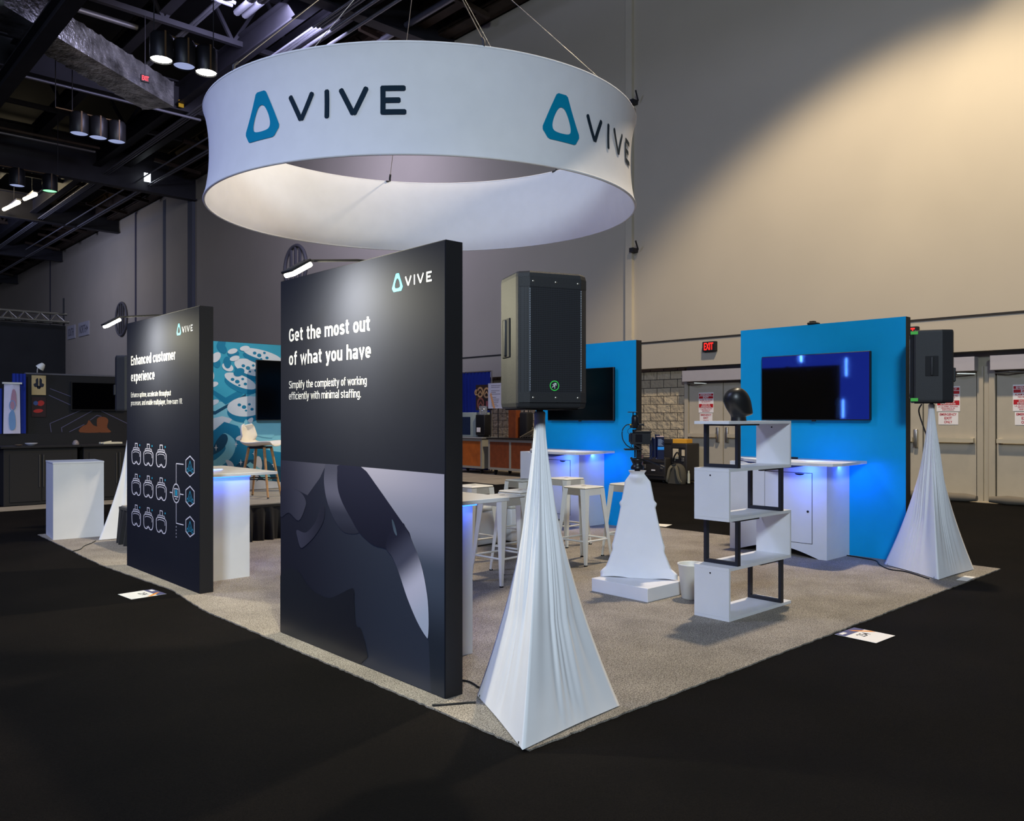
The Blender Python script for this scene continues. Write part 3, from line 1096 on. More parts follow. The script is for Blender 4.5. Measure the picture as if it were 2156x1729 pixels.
XS = 2.765
pan2 = panel(XS, 6.86, 8.69, 'black display panel farther left, printed with rows of headset icons')
of2 = lambda u, v, dx=0.0012: plane_place((XS - 0.003 - dx, 8.69 - u, v), (0, -1, 0), (0, 0, 1))
for nm, wt, rows in (('headline_lettering', 0.168, (('Enhanced customer', 1.17, 0.092, 2.012), ('experience', 0.65, 0.092, 1.852))),
                     ('subtitle_lettering', 0.118, (('Enhance uptime, accelerate throughput', 1.06, 0.048, 1.694), ('processes, and enable multiplayer, free-roam VR.', 1.33, 0.048, 1.615)))):
    for txt, w, c, z in rows:
        m1 = MB()
        draw_text(m1, txt, w, c, of2(0.13, z), wt)
        m1.build(nm, M_TEXT, pan2, True)
m1 = MB()
emblem(m1, of2(1.325, 2.222), 0.105, 0.103)
m1.build('emblem_print', M_CYAN, pan2, True)
m1 = MB()
wordmark(m1, of2(1.45, 2.236), 0.245, 0.057, 0.17)
m1.build('logo_lettering', M_TEXT, pan2, True)
M_LINE = mat('pale_line_print', (206, 204, 222), 0.5)
M_CYDOT = mat('cyan_dot_print', (40, 150, 190), 0.5)
body = smooth_pts([(-0.125, 0.02), (-0.118, 0.075), (-0.06, 0.098), (0.06, 0.098), (0.118, 0.075), (0.125, 0.02), (0.118, -0.05), (0.085, -0.085),
                   (0.04, -0.085), (0.0, -0.06), (-0.04, -0.085), (-0.085, -0.085), (-0.118, -0.05)], 4)
for c, yc in enumerate((8.41, 8.075, 7.74)):
    for r in range(3):
        u, v = 8.69 - yc, 1.103 - 0.303 * r
        ofi = lambda a, b, uu=u, vv=v: (lambda p, q, w=0.0: of2(uu, vv)(p, q * 0.74, w))
        m1 = MB()
        line_strip(m1, body, 0.014, ofi(u, v), True)
        line_strip(m1, [(p[0] * 0.76, p[1] * 0.76 - 0.004) for p in body[4:21]], 0.008, ofi(u, v))
        line_strip(m1, [(p[0] * 0.5, p[1] * 0.55 - 0.015) for p in body[28:46]], 0.006, ofi(u, v))
        line_strip(m1, [(-0.10, 0.085), (-0.075, 0.125), (0.075, 0.125), (0.10, 0.085)], 0.010, ofi(u, v))
        line_strip(m1, [(-0.03, 0.125), (-0.03, 0.185), (0.03, 0.185), (0.03, 0.125)], 0.011, ofi(u, v))
        o = m1.build('headset_icon', M_LINE, pan2, True)
        d = MB()
        flat_poly(d, [(0.10 + 0.013 * cos(a), 0.165 + 0.013 * sin(a)) for a in [k * pi / 6 for k in range(12)]], ofi(u, v))
        d.build('status_dot', M_CYDOT, o, True)
for zc in (1.075, 0.815, 0.555):
    u, v = 8.69 - 7.06, zc
    m1 = MB()
    line_strip(m1, [(0, 0.087), (0.092, 0.05), (0.092, -0.05), (0, -0.087), (-0.092, -0.05), (-0.092, 0.05)], 0.011, of2(u, v), True)
    o = m1.build('hexagon_icon', M_LINE, pan2, True)
    d = MB()
    line_strip(d, [(-0.05, -0.03), (0, 0.045), (0.05, -0.03)], 0.008, of2(u, v))
    line_strip(d, [(-0.02, -0.04), (0.0, 0.0), (0.02, -0.04), (-0.02, -0.04)], 0.006, of2(u, v))
    for cx_ in (-0.05, 0.05):
        line_strip(d, [(cx_ + 0.018 * cos(a), -0.035 + 0.018 * sin(a)) for a in [k * pi / 5 for k in range(10)]], 0.006, of2(u, v), True)
    d.build('cyan_glyph', M_CYDOT, o, True)
m1 = MB()
u = 8.69 - 7.375
for a, b in (((0, 0.905), (0, 1.085)), ((0, 1.085), (0.17, 1.085)), ((0, 0.735), (0, 0.555)), ((0, 0.555), (0.17, 0.555)),
             ((-0.15, 0.82), (-0.085, 0.82)), ((0.085, 0.82), (0.17, 0.82))):
    line_strip(m1, [a, b], 0.009, of2(u, 0))
for k in range(4):
    line_strip(m1, [(0, 0.53 - k * 0.03), (0, 0.515 - k * 0.03)], 0.009, of2(u, 0))
m1.build('connector_lines', M_LINE, pan2, True)
m1 = MB()
line_strip(m1, [(0.083 * cos(a), 0.82 + 0.083 * sin(a)) for a in [k * pi / 16 for k in range(32)]], 0.011, of2(u, 0), True)
line_strip(m1, [(-0.045, 0.79), (-0.045, 0.86), (0.045, 0.86), (0.045, 0.79)], 0.009, of2(u, 0), True)
line_strip(m1, [(-0.025, 0.77), (0.025, 0.77)], 0.009, of2(u, 0))
o = m1.build('circle_icon', M_LINE, pan2, True)
m1 = MB()
flat_poly(m1, [(-0.022, 0.80), (0.022, 0.80), (0.022, 0.85), (-0.022, 0.85)], of2(u, 0))
m1.build('cyan_glyph', M_CYDOT, o, True)
arm_lamp('small_panel_lamp', XS, 7.85, 2.44, 'lit clip-on arm light over the black panel with headset icons', 52)

# ---- blue walls with televisions


def blue_wall(y0, y1, label):
    t = thing('backdrop_wall', label, 'display panel', (8.76, (y0 + y1) / 2, 0))
    MB().box(8.703, 8.82, y0, y1, 0.006, 2.535).build('board', M_PEDGE, t, True)
    MB().box(8.70, 8.703, y0, y1, 0.006, 2.535).build('front_graphic', M_TEAL, t, True)
    return t


def television(c, w, h, face, label, screen=None):
    """face: unit vector the screen looks along (axis aligned)"""
    t = thing('television', label, 'television', c)
    x, y, z = c
    m1, m2, m3 = MB(), MB(), MB()
    if face == '-X':
        m1.rbox(x - 0.03, x + 0.015, y - w / 2, y + w / 2, z - h / 2, z + h / 2, 0.006, 1)
        m2.box(x - 0.0312, x - 0.0298, y - w / 2 + .008, y + w / 2 - .008, z - h / 2 + .012, z + h / 2 - .008)
        m3.box(x + 0.015, x + 0.047, y - 0.3, y + 0.3, z - 0.2, z + 0.2)
        m3.box(x - 0.025, x + 0.0, y - 0.02, y + 0.02, z - h / 2 - 0.012, z - h / 2)
    else:
        m1.rbox(x - w / 2, x + w / 2, y - 0.03, y + 0.015, z - h / 2, z + h / 2, 0.006, 1)
        m2.box(x - w / 2 + .008, x + w / 2 - .008, y - 0.0312, y - 0.0298, z - h / 2 + .012, z + h / 2 - .008)
        m3.box(x - 0.3, x + 0.3, y + 0.015, y + 0.082, z - 0.2, z + 0.2)
    m1.build('casing', M_BLACK, t, True)
    m2.build('screen', screen or M_SCREEN, t, True)
    m3.build('wall_mount', M_BLACKM, t, True)
    return t


blue_wall(3.43, 5.35, 'blue backdrop wall at right, behind the shelf and head bust')
blue_wall(6.94, 8.86, 'blue backdrop wall behind the front loudspeaker and camera rig')
television((8.65, 4.395, 1.83), 1.265, 0.735, '-X', 'television on the right blue wall, its screen reflecting blue light')
television((8.65, 7.90, 1.815), 1.265, 0.735, '-X', 'dark television on the blue wall half hidden by the front loudspeaker', M_SCREEND)
mb = MB().rbox(8.68, 8.80, 4.40, 4.50, 2.535, 2.56, 0.008, 1).rbox(8.69, 8.75, 4.42, 4.48, 2.56, 2.575, 0.006, 1)
tag(mb.build('sensor_box', M_BLACKM), 'small black sensor box on the top edge of the right blue wall', 'sensor')

# ---- white counters


def led_under(name, x0, x1, y0, y1, z, e, tilt=(0, 0, -1)):
    cx_, cy_ = (x0 + x1) / 2, (y0 + y1) / 2
    return lamp('AREA', name, (cx_, cy_, z), (cx_ + tilt[0], cy_ + tilt[1], z + tilt[2]), e, BLUE, max(x1 - x0, 0.03), size_y=max(y1 - y0, 0.03))


def wall_counter(y0, label):
    """counter against a blue wall; y0 is its near side"""
    xf, xb, y1, zt = 8.18, 8.698, y0 + 1.15, 1.0
    t = thing('display_counter', label, 'counter', ((xf + xb) / 2, (y0 + y1) / 2, 0), 0, 'white counters below the televisions')
    body = MB()
    w = y1 - y0
    arch = [(y0 + 0.09 + (w - 0.18) * k / 14, 0.006 + 0.10 * sin(pi * k / 14)) for k in range(15)]
    dip = [(y1 - 0.16 - (w - 0.32) * k / 14, zt - 0.002 - 0.055 * sin(pi * k / 14)) for k in range(15)]
    front = [(y0, 0.006)] + arch + [(y1, 0.006), (y1, zt)] + dip + [(y0, zt)]
    body.prism(front, xf, xf + 0.02, 'X')
    body.box(xf + 0.02, xb, y0, y0 + 0.02, 0.006, zt).box(xf + 0.02, xb, y1 - 0.02, y1, 0.006, zt)
    body.box(xf + 0.02, xb - 0.02, y0 + 0.02, y1 - 0.02, 0.13, 0.15)
    body.box(xb - 0.02, xb, y0 + 0.02, y1 - 0.02, 0.13, zt)
    body.build('body', M_WHITE, t, True)
    o = [(8.698, y0 - 0.19), (8.02, y0 - 0.24), (7.90, y0 - 0.20), (7.85, y0 - 0.08), (7.87, y0 + 0.25), (8.02, y0 + 0.66), (8.25, y0 + 1.02), (8.5, y0 + 1.25), (8.64, y0 + 1.34), (8.698, y0 + 1.34)]
    MB().prism(o, zt + 0.001, zt + 0.031).build('countertop', M_WHITE, t, True)
    d = MB()
    ds = [(y0 + 0.16, 0.16), (y0 + 0.71, 0.16), (y0 + 0.71, 0.905), (y0 + 0.16, 0.905)]
    d.box(xf - 0.004, xf - 0.0005, y0 + 0.163, y0 + 0.707, 0.163, 0.902)
    door = d.build('door', M_WHITE, t, True)
    g = MB()
    line_strip(g, [(y0 + .16, .16), (y0 + .71, .16), (y0 + .71, .905), (y0 + .16, .905)], 0.006, lambda u, v: (xf - 0.0008, u, v), True)
    g.build('door_gap', M_BLACKM, t, True)
    k = MB()
    flat_poly(k, [(y0 + 0.30 + 0.055 * cos(a), 0.899 + 0.02 * sin(a)) for a in [pi + pi * i / 10 for i in range(11)]], lambda u, v: (xf - 0.0046, u, v))
    k.build('finger_notch', M_BLACKM, door, True)
    k = MB()
    k.M = Matrix.Translation((xf - 0.004, y0 + 0.205, 0.50)) @ Matrix.Rotation(-pi / 2, 4, 'Y')
    k.lathe([(0.012, 0), (0.012, 0.008), (0.006, 0.010), (0.0, 0.010)], 14)
    k.build('knob', M_BLACKM, door, True)
    l = MB().box(8.10, 8.13, y0 - 0.10, y0 + 0.42, zt - 0.008, zt + 0.0005)
    l.box(8.30, 8.64, y0 - 0.08, y0 - 0.05, zt - 0.008, zt + 0.0005)
    l.build('led_strip', M_BLUELED, t, True)
    led_under('counter_led_front', 8.06, 8.12, y0 - 0.10, y0 + 0.45, zt - 0.012, 4.0, (0.7, 0, -1))
    led_under('counter_led_side', 8.25, 8.66, y0 - 0.10, y0 - 0.04, zt - 0.012, 3.0, (0.5, 0.05, -1))
    return t


wall_counter(4.02, 'white counter with a door and blue glow below the television of the right blue wall')
wall_counter(7.50, 'white counter with blue glow behind the white bar stools, below the half hidden television')


def panel_counter(x0, y0, label, en):
    x1, y1 = x0 + 0.53, y0 + 1.10
    t = thing('display_counter', label, 'counter', ((x0 + x1) / 2, (y0 + y1) / 2, 0), 0, 'white counters behind the black panels')
    b = MB().box(x0 + 0.003, x1, y0, y0 + 0.018, 0.006, 0.955).box(x0 + 0.003, x1, y1 - 0.018, y1, 0.006, 0.955)
    b.box(x1 - 0.018, x1, y0 + 0.018, y1 - 0.018, 0.006, 0.955)
    b.build('body', M_WHITE, t, True)
    MB().rbox(x0 + 0.003, x1 + 0.24, y0 - 0.085, y1 + 0.03, 0.957, 0.985, 0.003, 1).build('countertop', M_WHITE, t, True)
    l = MB().box(x0 + 0.05, x1 - 0.03, y0 - 0.078, y0 - 0.060, 0.950, 0.9565)
    l.box(x1 + 0.06, x1 + 0.08, y0 + 0.05, y1 - 0.05, 0.950, 0.9565)
    l.build('led_strip', M_BLUELED, t, True)
    led_under('panel_counter_led', x0 + 0.02, x1, y0 - 0.082, y0 - 0.055, 0.948, en, (0, 0.35, -1))
    led_under('panel_counter_led_aisle', x1 + 0.05, x1 + 0.09, y0, y1, 0.946, 5, (-0.4, 0, -1))
    return t


panel_counter(XS + 0.118, 7.30, 'white counter with blue underglow attached behind the panel with headset icons', 1.1)
panel_counter(XB + 0.118, 3.97, 'white counter with blue underglow showing past the edge of the large black panel', 0.9)

t = thing('remote_control', 'small black remote control lying at the back of the right white counter', 'remote control', (8.5, 4.60, 1.032), 0.3)
MB().rbox(-0.022, 0.022, -0.08, 0.08, 0.0, 0.02, 0.005).build('casing', M_BLACKM, t)
MB().box(-0.014, 0.014, -0.06, 0.05, 0.0201, 0.0215).build('keypad', M_STEEL, t)

# ---- far left plinth
t = thing('plinth', 'tall white box plinth at the far left corner of the carpet', 'plinth', (2.67, 11.07, 0.006), radians(-6))
MB().box(0.0, 0.02, 0, 0.60, 0, 0.92).box(0.02, 0.56, 0.0, 0.02, 0, 0.92).box(0.54, 0.56, 0.02, 0.60, 0, 0.92).box(0.02, 0.54, 0.58, 0.60, 0, 0.92).build('body', M_WHITE, t)
MB().rbox(-0.004, 0.564, -0.004, 0.604, 0.921, 0.942, 0.003, 1).build('lid', M_WHITE, t)

# ================================================================== covered speaker stands and loudspeakers


def cover_mesh(R, H, rot, z0=0.0, seed=1, corners=3, power=1.65, rtop=0.027, sag=0.004, lobes=None):
    rnd = random.Random(seed)
    n, m = 192, 44
    ph = [rnd.uniform(0, 6.28) for _ in range(14)]
    fr = [rnd.choice((6, 8, 11, 15, 19, 26)) for _ in range(14)]
    mb = MB()
    rows = []
    for k in range(n):
        a = 2 * pi * k / n
        # polygon radius at this angle
        s = 2 * pi / corners
        loc = (a % s)
        mid = loc - s / 2
        rp = cos(s / 2) / cos(mid)                      # 1 at corners, cos(s/2) mid-edge
        cn = abs(mid) / (s / 2)                         # 0 mid edge, 1 corner
        row = []
        for j in range(m + 1):
            f = j / m
            z = z0 + H * (1 - f)
            sc = rtop + (R - rtop) * f ** power
            pm = min(1.0, f * 1.5)
            shape = rp * pm + (1.0 * (1 - pm))
            soft = shape * (1 - 0.05 * (1 - cn) * sin(pi * min(1, f)) )
            r = sc * soft
            fold = 0.0
            for q in range(7):
                fold += sin(fr[q] * a + ph[q] + 1.2 * f) * (0.5 + 0.5 * sin(fr[q + 7] * 0.37 + 3 * a + ph[q + 7]))
            amp = 0.0048 * min(1, f * 4) * max(0.0, 1 - f ** 3) ** 0.8
            r += fold * amp
            zz = z
            if f > 0.80:
                up = ((f - 0.80) / 0.20) ** 2
                zz = z + sag * (1 - cn ** 2.2) * up
                r -= 0.002 * (1 - cn ** 3) * up
            row.append((r * cos(a + rot - pi / corners * 0), r * sin(a + rot), zz))
        rows.append(row[::-1])
    mb.grid(rows, True)
    return mb


def covered_stand(x, y, rot, R, label, seed, H=1.50):
    t = thing('speaker_stand', label, 'speaker stand', (x, y, 0.006), 0)
    cover_mesh(R, H - 0.02, rot, 0.004, seed).build('stretch_cover', M_FABRIC, t)
    MB().lathe([(0.019, H - .04), (0.027, H - .025), (0.029, H + .012), (0.024, H + .022), (0.0, H + .022)], 20).build('collar', M_WHITEM, t)
    MB().cyl((0, 0, 0), 0.017, H, H + 0.0285, 16).build('pole', M_BLACKM, t)
    for k in range(3):
        a = rot + 2 * pi * k / 3
        MB().rbox(R * .86 * cos(a) - 0.025, R * .86 * cos(a) + 0.025, R * .86 * sin(a) - 0.025, R * .86 * sin(a) + 0.025, 0.0, 0.02, 0.006).build('foot', M_BLACKM, t)
    return t


covered_stand(2.885, 2.91, atan2(2.66 - 2.91, 2.53 - 2.885), 0.44, 'white fabric covered speaker stand at the front corner of the carpet', 5)
covered_stand(8.373, 3.06, atan2(2.85 - 3.06, 7.96 - 8.373), 0.465, 'white fabric covered speaker stand beside the right blue wall', 11, 1.597)
covered_stand(3.50, 10.83, radians(200), 0.46, 'white fabric covered speaker stand mostly behind the panel with headset icons', 17, 1.531)

M_GRILLE = bpy.data.materials.new('speaker_grille')
M_GRILLE.use_nodes = True
nt = M_GRILLE.node_tree
b = nt.nodes['Principled BSDF']
b.inputs['Roughness'].default_value = 0.45
b.inputs['Base Color'].default_value = (*srgb(30, 31, 35), 1)
tc = nt.nodes.new('ShaderNodeTexCoord')
vo = nt.nodes.new('ShaderNodeTexVoronoi')
vo.inputs['Scale'].default_value = 110
vo.inputs['Randomness'].default_value = 0.0
nt.links.new(tc.outputs['Object'], vo.inputs['Vector'])
rp = nt.nodes.new('ShaderNodeValToRGB')
rp.color_ramp.elements[0].position = 0.30
rp.color_ramp.elements[1].position = 0.42
rp.color_ramp.elements[0].color = (*srgb(4, 4, 5), 1)
rp.color_ramp.elements[1].color = (*srgb(36, 37, 41), 1)
nt.links.new(vo.outputs['Distance'], rp.inputs['Fac'])
nt.links.new(rp.outputs['Color'], b.inputs['Base Color'])
M_BEND = bpy.data.materials.new('grille_bend_glint')  # pale bands painted as bright glints along the bent grille edge
M_BEND.use_nodes = True
nt = M_BEND.node_tree
b = nt.nodes['Principled BSDF']
b.inputs['Roughness'].default_value = 0.3
tc = nt.nodes.new('ShaderNodeTexCoord')
wv = nt.nodes.new('ShaderNodeTexWave')
wv.bands_direction = 'Z'
wv.inputs['Scale'].default_value = 38
nt.links.new(tc.outputs['Object'], wv.inputs['Vector'])
rp = nt.nodes.new('ShaderNodeValToRGB')
rp.color_ramp.elements[0].position = 0.45
rp.color_ramp.elements[1].position = 0.55
rp.color_ramp.elements[0].color = (*srgb(24, 25, 28), 1)
rp.color_ramp.elements[1].color = (*srgb(190, 196, 204), 1)
nt.links.new(wv.outputs['Fac'], rp.inputs['Fac'])
nt.links.new(rp.outputs['Color'], b.inputs['Base Color'])
M_SPK = mat('speaker_plastic', (34, 34, 36), 0.55, bump=0.15, bscale=350)
M_GREEN = mat('green_badge', (70, 224, 90), 0.4)
M_TAPE = mat('green_tape', (84, 200, 74), 0.6)
M_PALE = mat('pale_badge_print', (206, 214, 208), 0.5)


def loudspeaker(x, y, rot, label, tape=False, z=1.541, Hh=0.652):
    t = thing('loudspeaker', label, 'loudspeaker', (x, y, z), rot)
    # plan outline, front towards -y
    half = [(0.0, -0.185), (0.135, -0.185), (0.180, -0.152), (0.185, -0.137), (0.172, 0.09), (0.125, 0.175), (0.105, 0.185), (0.0, 0.185)]
    plan = half + [(-u, v) for u, v in half[-2:0:-1]]
    cab = MB()
    rows = []
    for z, k in ((0.0, 0.955), (0.008, 0.985), (0.025, 1.0), (Hh - 0.025, 1.0), (Hh - 0.008, 0.985), (Hh, 0.955)):
        rows.append([(u * k, v * k, z) for u, v in plan])
    P = [[rows[j][i] for j in range(len(rows))] for i in range(len(plan))]
    cab.grid(P, True, smooth=False)
    cab.add(rows[0], [list(range(len(plan) - 1, -1, -1))])
    cab.add(rows[-1], [list(range(len(plan)))])
    recalc(cab.build('cabinet', M_SPK, t))
    g = MB()
    gp = [(-0.177, -0.159), (-0.1345, -0.189), (0.1345, -0.189), (0.177, -0.159)]
    zs = (0.028, Hh - 0.028)
    g.grid([[(u, v, z) for z in zs] for u, v in gp], smooth=False)
    g.build('grille', M_GRILLE, t)
    for z0, z1 in ((0.028, 0.075), (Hh - 0.075, Hh - 0.028)):
        f = MB()
        f.grid([[(u * 1.003, v - 0.0015, z) for z in (z0, z1)] for u, v in gp], smooth=False)
        f.build('grille_frame', M_SPK, t)
    for s in (1, -1):
        e = MB().box(s * 0.1345 - 0.0016, s * 0.1345 + 0.0016, -0.1910, -0.1885, 0.08, Hh - 0.08)
        e.build('grille_bend_glint', M_BEND, t)
    rg = MB()
    c = (-0.008, 0.108)
    rg.grid([[(c[0] + r * cos(a), -0.1915, c[1] + r * sin(a)) for r in (0.0205, 0.0245)] for a in [2 * pi * k / 32 for k in range(32)]], True, False)
    bd = rg.build('badge_ring', M_GREEN, t)
    fg = MB()
    P = lambda u, v: (c[0] + u, -0.1918, c[1] + v)
    for pts in ([(0.002, -0.014), (0.001, 0.0), (-0.008, -0.004), (-0.013, -0.009)], [(0.001, 0.0), (0.004, 0.008), (-0.004, 0.009)], [(-0.010, 0.004), (0.004, 0.012), (0.011, 0.008)],
                [(0.003, 0.004), (0.012, 0.002)], [(0.0, 0.002), (-0.006, 0.003)]):
        line_strip(fg, pts, 0.0032, P)
    fg.build('badge_figure', M_PALE, bd)
    for sx in (-0.118, 0.0, 0.118):
        for z in (0.05, Hh - 0.05):
            s = MB()
            s.M = Matrix.Translation((sx, -0.1895, z)) @ Matrix.Rotation(pi / 2, 4, 'X')
            s.lathe([(0.007, 0), (0.006, 0.003), (0.0, 0.003)], 10)
            s.build('screw', M_CHROME, t)
    for s in (1, -1):
        h = MB()
        # handle pocket on the flank
        p0, p1 = Vector((s * 0.1800, -0.05, 0)), Vector((s * 0.1743, 0.05, 0))
        d = (p1 - p0).normalized()
        nrm = Vector((d.y, -d.x, 0)) * s
        mid = (p0 + p1) / 2
        h.M = Matrix.Translation(mid + nrm * 0.003) @ Matrix.Rotation(atan2(d.y, d.x), 4, 'Z')
        h.rbox(-0.055, 0.055, -0.003, 0.003, 0.25, 0.44, 0.002, 1)
        hp = h.build('handle_pocket', M_BLACKM, t)
        h2 = MB()
        h2.M = h.M
        h2.rbox(-0.012, 0.012, -0.012, 0.012, 0.255, 0.435, 0.006)
        h2.build('grip', M_SPK, hp)
    b2 = MB()
    b2.rbox(-0.075, 0.075, 0.180, 0.205, 0.20, 0.33, 0.005, 1)
    b2.build('rear_plate', M_SPK, t)
    MB().rbox(-0.14, 0.14, -0.15, 0.12, -0.006, 0.004, 0.003, 1).build('base_pad', M_BLACKM, t)
    if tape:
        for z in (0.012, Hh - 0.04):
            k = MB().box(0.150, 0.1885, -0.182, -0.118, z, z + 0.03)
            k.build('tape_patch', M_TAPE, t)
    return t


face = lambda d: TH + pi / 2 + d - pi          # rotation so that the front looks back to the camera, turned by d
sp_front = loudspeaker(2.885, 2.91, TH - pi / 2 + radians(22), 'black loudspeaker with a green round badge on the front corner stand')
sp_right = loudspeaker(8.373, 3.06, TH - pi / 2 - radians(116), 'black loudspeaker with green tape corners on the stand by the right blue wall', True, 1.638, 0.69)
sp_left = loudspeaker(3.50, 10.83, TH - pi / 2 + radians(118), 'dark loudspeaker partly hidden behind the panel with headset icons', False, 1.572, 0.69)
# ================================================================== shelf, bust, bin
def s_shelf():
    x0, x1, y0, y1 = 5.21, 6.11, 3.30, 3.60
    t = thing('zigzag_shelf', 'white zigzag display shelf with black square metal frames', 'shelf', ((x0 + x1) / 2, (y0 + y1) / 2, 0.006))
    lev = [0.006, 0.372, 0.733, 1.097, 1.447]
    th = 0.022
    for i, z in enumerate(lev):
        b = MB().box(x0, x1 if i != 4 else x1, y0, y1, z, z + th)
        b.build('board', M_WHITE, t, True)
    for i in range(4):
        z0, z1 = lev[i] + th, lev[i + 1]
        left = i % 2 == 0
        xs = (x0, x0 + 0.02) if left else (x1 - 0.02, x1)
        s = MB().box(xs[0], xs[1], y0, y1, z0 + 0.0005, z1 - 0.0005).build('side_board', M_WHITE, t, True)
        h = MB()
        xo, sg = (xs[0] - 0.0006, -1) if left else (xs[0] - 0.0006, -1)
        flat_poly(h, [(y0 + 0.16 + 0.007 * cos(a), z1 - 0.03 + 0.007 * sin(a)) for a in [k * pi / 6 for k in range(12)]], lambda u, v: (xo, u, v))
        h.build('cam_lock', M_BLACKM, s, True)
        # frame on the open end
        xf = x1 - 0.155 if left else x0 + 0.12
        w = 0.038
        f = MB()
        f.box(xf, xf + w, y0 + 0.002, y0 + 0.026, z0, z1).box(xf, xf + w, y1 - 0.026, y1 - 0.002, z0, z1)
        f.box(xf, xf + w, y0 + 0.026, y1 - 0.026, z0, z0 + 0.026).box(xf, xf + w, y0 + 0.026, y1 - 0.026, z1 - 0.014, z1)
        f.box(xf + (w if not left else -0.28), xf + (0.28 + w if not left else 0.0), y0 + 0.012, y0 + 0.036, z1 - 0.012, z1)
        f.build('metal_frame', mat('frame_black', (30, 31, 38), 0.5), t, True)


s_shelf()

# head bust
mb = MB()
# height, back and front extents, half width
secs = [(0.000, -0.060, 0.060, 0.058), (0.025, -0.058, 0.056, 0.056), (0.034, -0.060, 0.060, 0.058), (0.042, -0.064, 0.092, 0.064), (0.052, -0.070, 0.110, 0.070),
        (0.075, -0.086, 0.110, 0.077), (0.105, -0.104, 0.103, 0.083), (0.140, -0.116, 0.094, 0.087), (0.170, -0.116, 0.083, 0.086), (0.200, -0.104, 0.066, 0.077),
        (0.222, -0.082, 0.045, 0.062), (0.236, -0.054, 0.022, 0.042), (0.243, -0.026, -0.004, 0.016), (0.244, -0.015, -0.015, 0.0)]
secs = smooth_pts(secs, 4, False)
rows = []
for z, xb_, xf_, ry in secs:
    cx_ = xb_ + (xf_ - xb_) * 0.48
    row = []
    for k in range(36):
        a = 2 * pi * k / 36
        c, s = cos(a), sin(a)
        rx = (xf_ - cx_) if c > 0 else (cx_ - xb_)
        nar = 1 - 0.18 * max(0, c) * max(0, 1 - abs(z - 0.07) / 0.08)
        row.append((cx_ + rx * c, ry * s * nar, z * 1.06))
    rows.append(row)
P = [[rows[j][i] for j in range(len(rows))] for i in range(36)]
t = thing('head_bust', 'matt black featureless head bust standing on top of the zigzag shelf', 'bust', (5.59, 3.455, 1.4692), TH - pi / 2 + radians(8))
mb.grid(P, True)
mb.add(rows[0], [list(range(35, -1, -1))])
mb.build('head', mat('bust_black', (24, 24, 25), 0.38), t)

t = thing('waste_bin', 'white tapered waste bin on the carpet between camera plinth and shelf', 'bin', (5.68, 3.945, 0.006))
MB().lathe([(0.0, 0.0), (0.082, 0.0), (0.088, 0.006), (0.114, 0.275), (0.121, 0.279), (0.121, 0.287), (0.113, 0.287), (0.111, 0.278), (0.084, 0.012), (0.0, 0.010)], 40, cap=False).build('bin_body', M_WHITEM, t)

# ================================================================== camera rig on covered tripod
tag(MB().rbox(5.275, 5.90, 4.09, 4.69, 0.006, 0.118, 0.003, 1).build('low_plinth', M_WHITE), 'low square white plinth on the carpet under the covered camera tripod', 'plinth')


def tripod_cover():
    legs = [Vector((5.40, 4.665, 0)), Vector((5.71, 4.145, 0)), Vector((5.85, 4.62, 0))]
    c = Vector((5.635, 4.48, 0))
    Ht = 0.915
    n_edge = 26
    prof = [(0.0, 0.215), (0.03, 0.180), (0.07, 0.27), (0.10, 0.335), (0.16, 0.365), (0.28, 0.43), (0.295, 0.485), (0.31, 0.49), (0.34, 0.455), (0.45, 0.515), (0.60, 0.61), (0.68, 0.665), (0.695, 0.69),
            (0.75, 0.675), (0.80, 0.735), (0.86, 0.80), (0.90, 0.85), (0.935, 0.97), (0.955, 1.0), (0.975, 0.985), (1.0, 1.0)]
    def pf(f):
        for (a, b), (c_, d) in zip(prof, prof[1:]):
            if a <= f <= c_:
                return b + (d - b) * (f - a) / (c_ - a)
        return prof[-1][1]
    rnd = random.Random(4)
    m = 70
    rows = []
    for e in range(3):
        A, B = legs[e] - c, legs[(e + 1) % 3] - c
        for k in range(n_edge):
            s = k / n_edge
            row = []
            for j in range(m + 1):
                f = j / m
                # rim bulges only near the legs; the cloth between them stays flat
                cn = min(1, min(s, 1 - s) / 0.14)
                smooth_f = 0.25 + 0.75 * max(0, (f - 0.03) / 0.97) ** 1.1
                k1 = pf(f)
                kk = k1 * (1 - cn) + (smooth_f if f > 0.05 else k1) * cn
                p = (A + (B - A) * s)
                # rounded corners: pull tube-like ridge
                rdg = 1 + 0.09 * max(0, 1 - min(s, 1 - s) / 0.085)
                p = p * kk * rdg
                if f < 0.12:
                    q = p.normalized() * (kk * 0.36)
                    p = q + (p - q) * (f / 0.12)
                z = 0.119 + Ht * (1 - f)
                if f > 0.9:
                    z += 0.008 * sin(9 * s + e) * (f - 0.9) / 0.1
                    p = p * (1 + 0.006 * sin(60 * f + 8 * s))
                if 0.70 < f < 0.95:
                    p = p * (1 + 0.006 * sin(70 * f - 11 * s + e) * min(1, (0.5 - abs(s - 0.5)) * 4))
                row.append(tuple(c + Vector((p.x, p.y, max(z, 0.1195)))))
            rows.append(row[::-1])
    t = thing('covered_tripod', 'camera tripod under a white stretch cover on the low white plinth', 'tripod', (c.x, c.y, 0.119))
    mb = MB().grid(rows, True)
    recalc(mb.build('stretch_cover', M_FABRIC, t, True))
    MB().cyl((c.x, c.y, 0), 0.024, 0.9, 1.044, 16).build('column', M_BLACKM, t, True)
    return c


tc_ = tripod_cover()

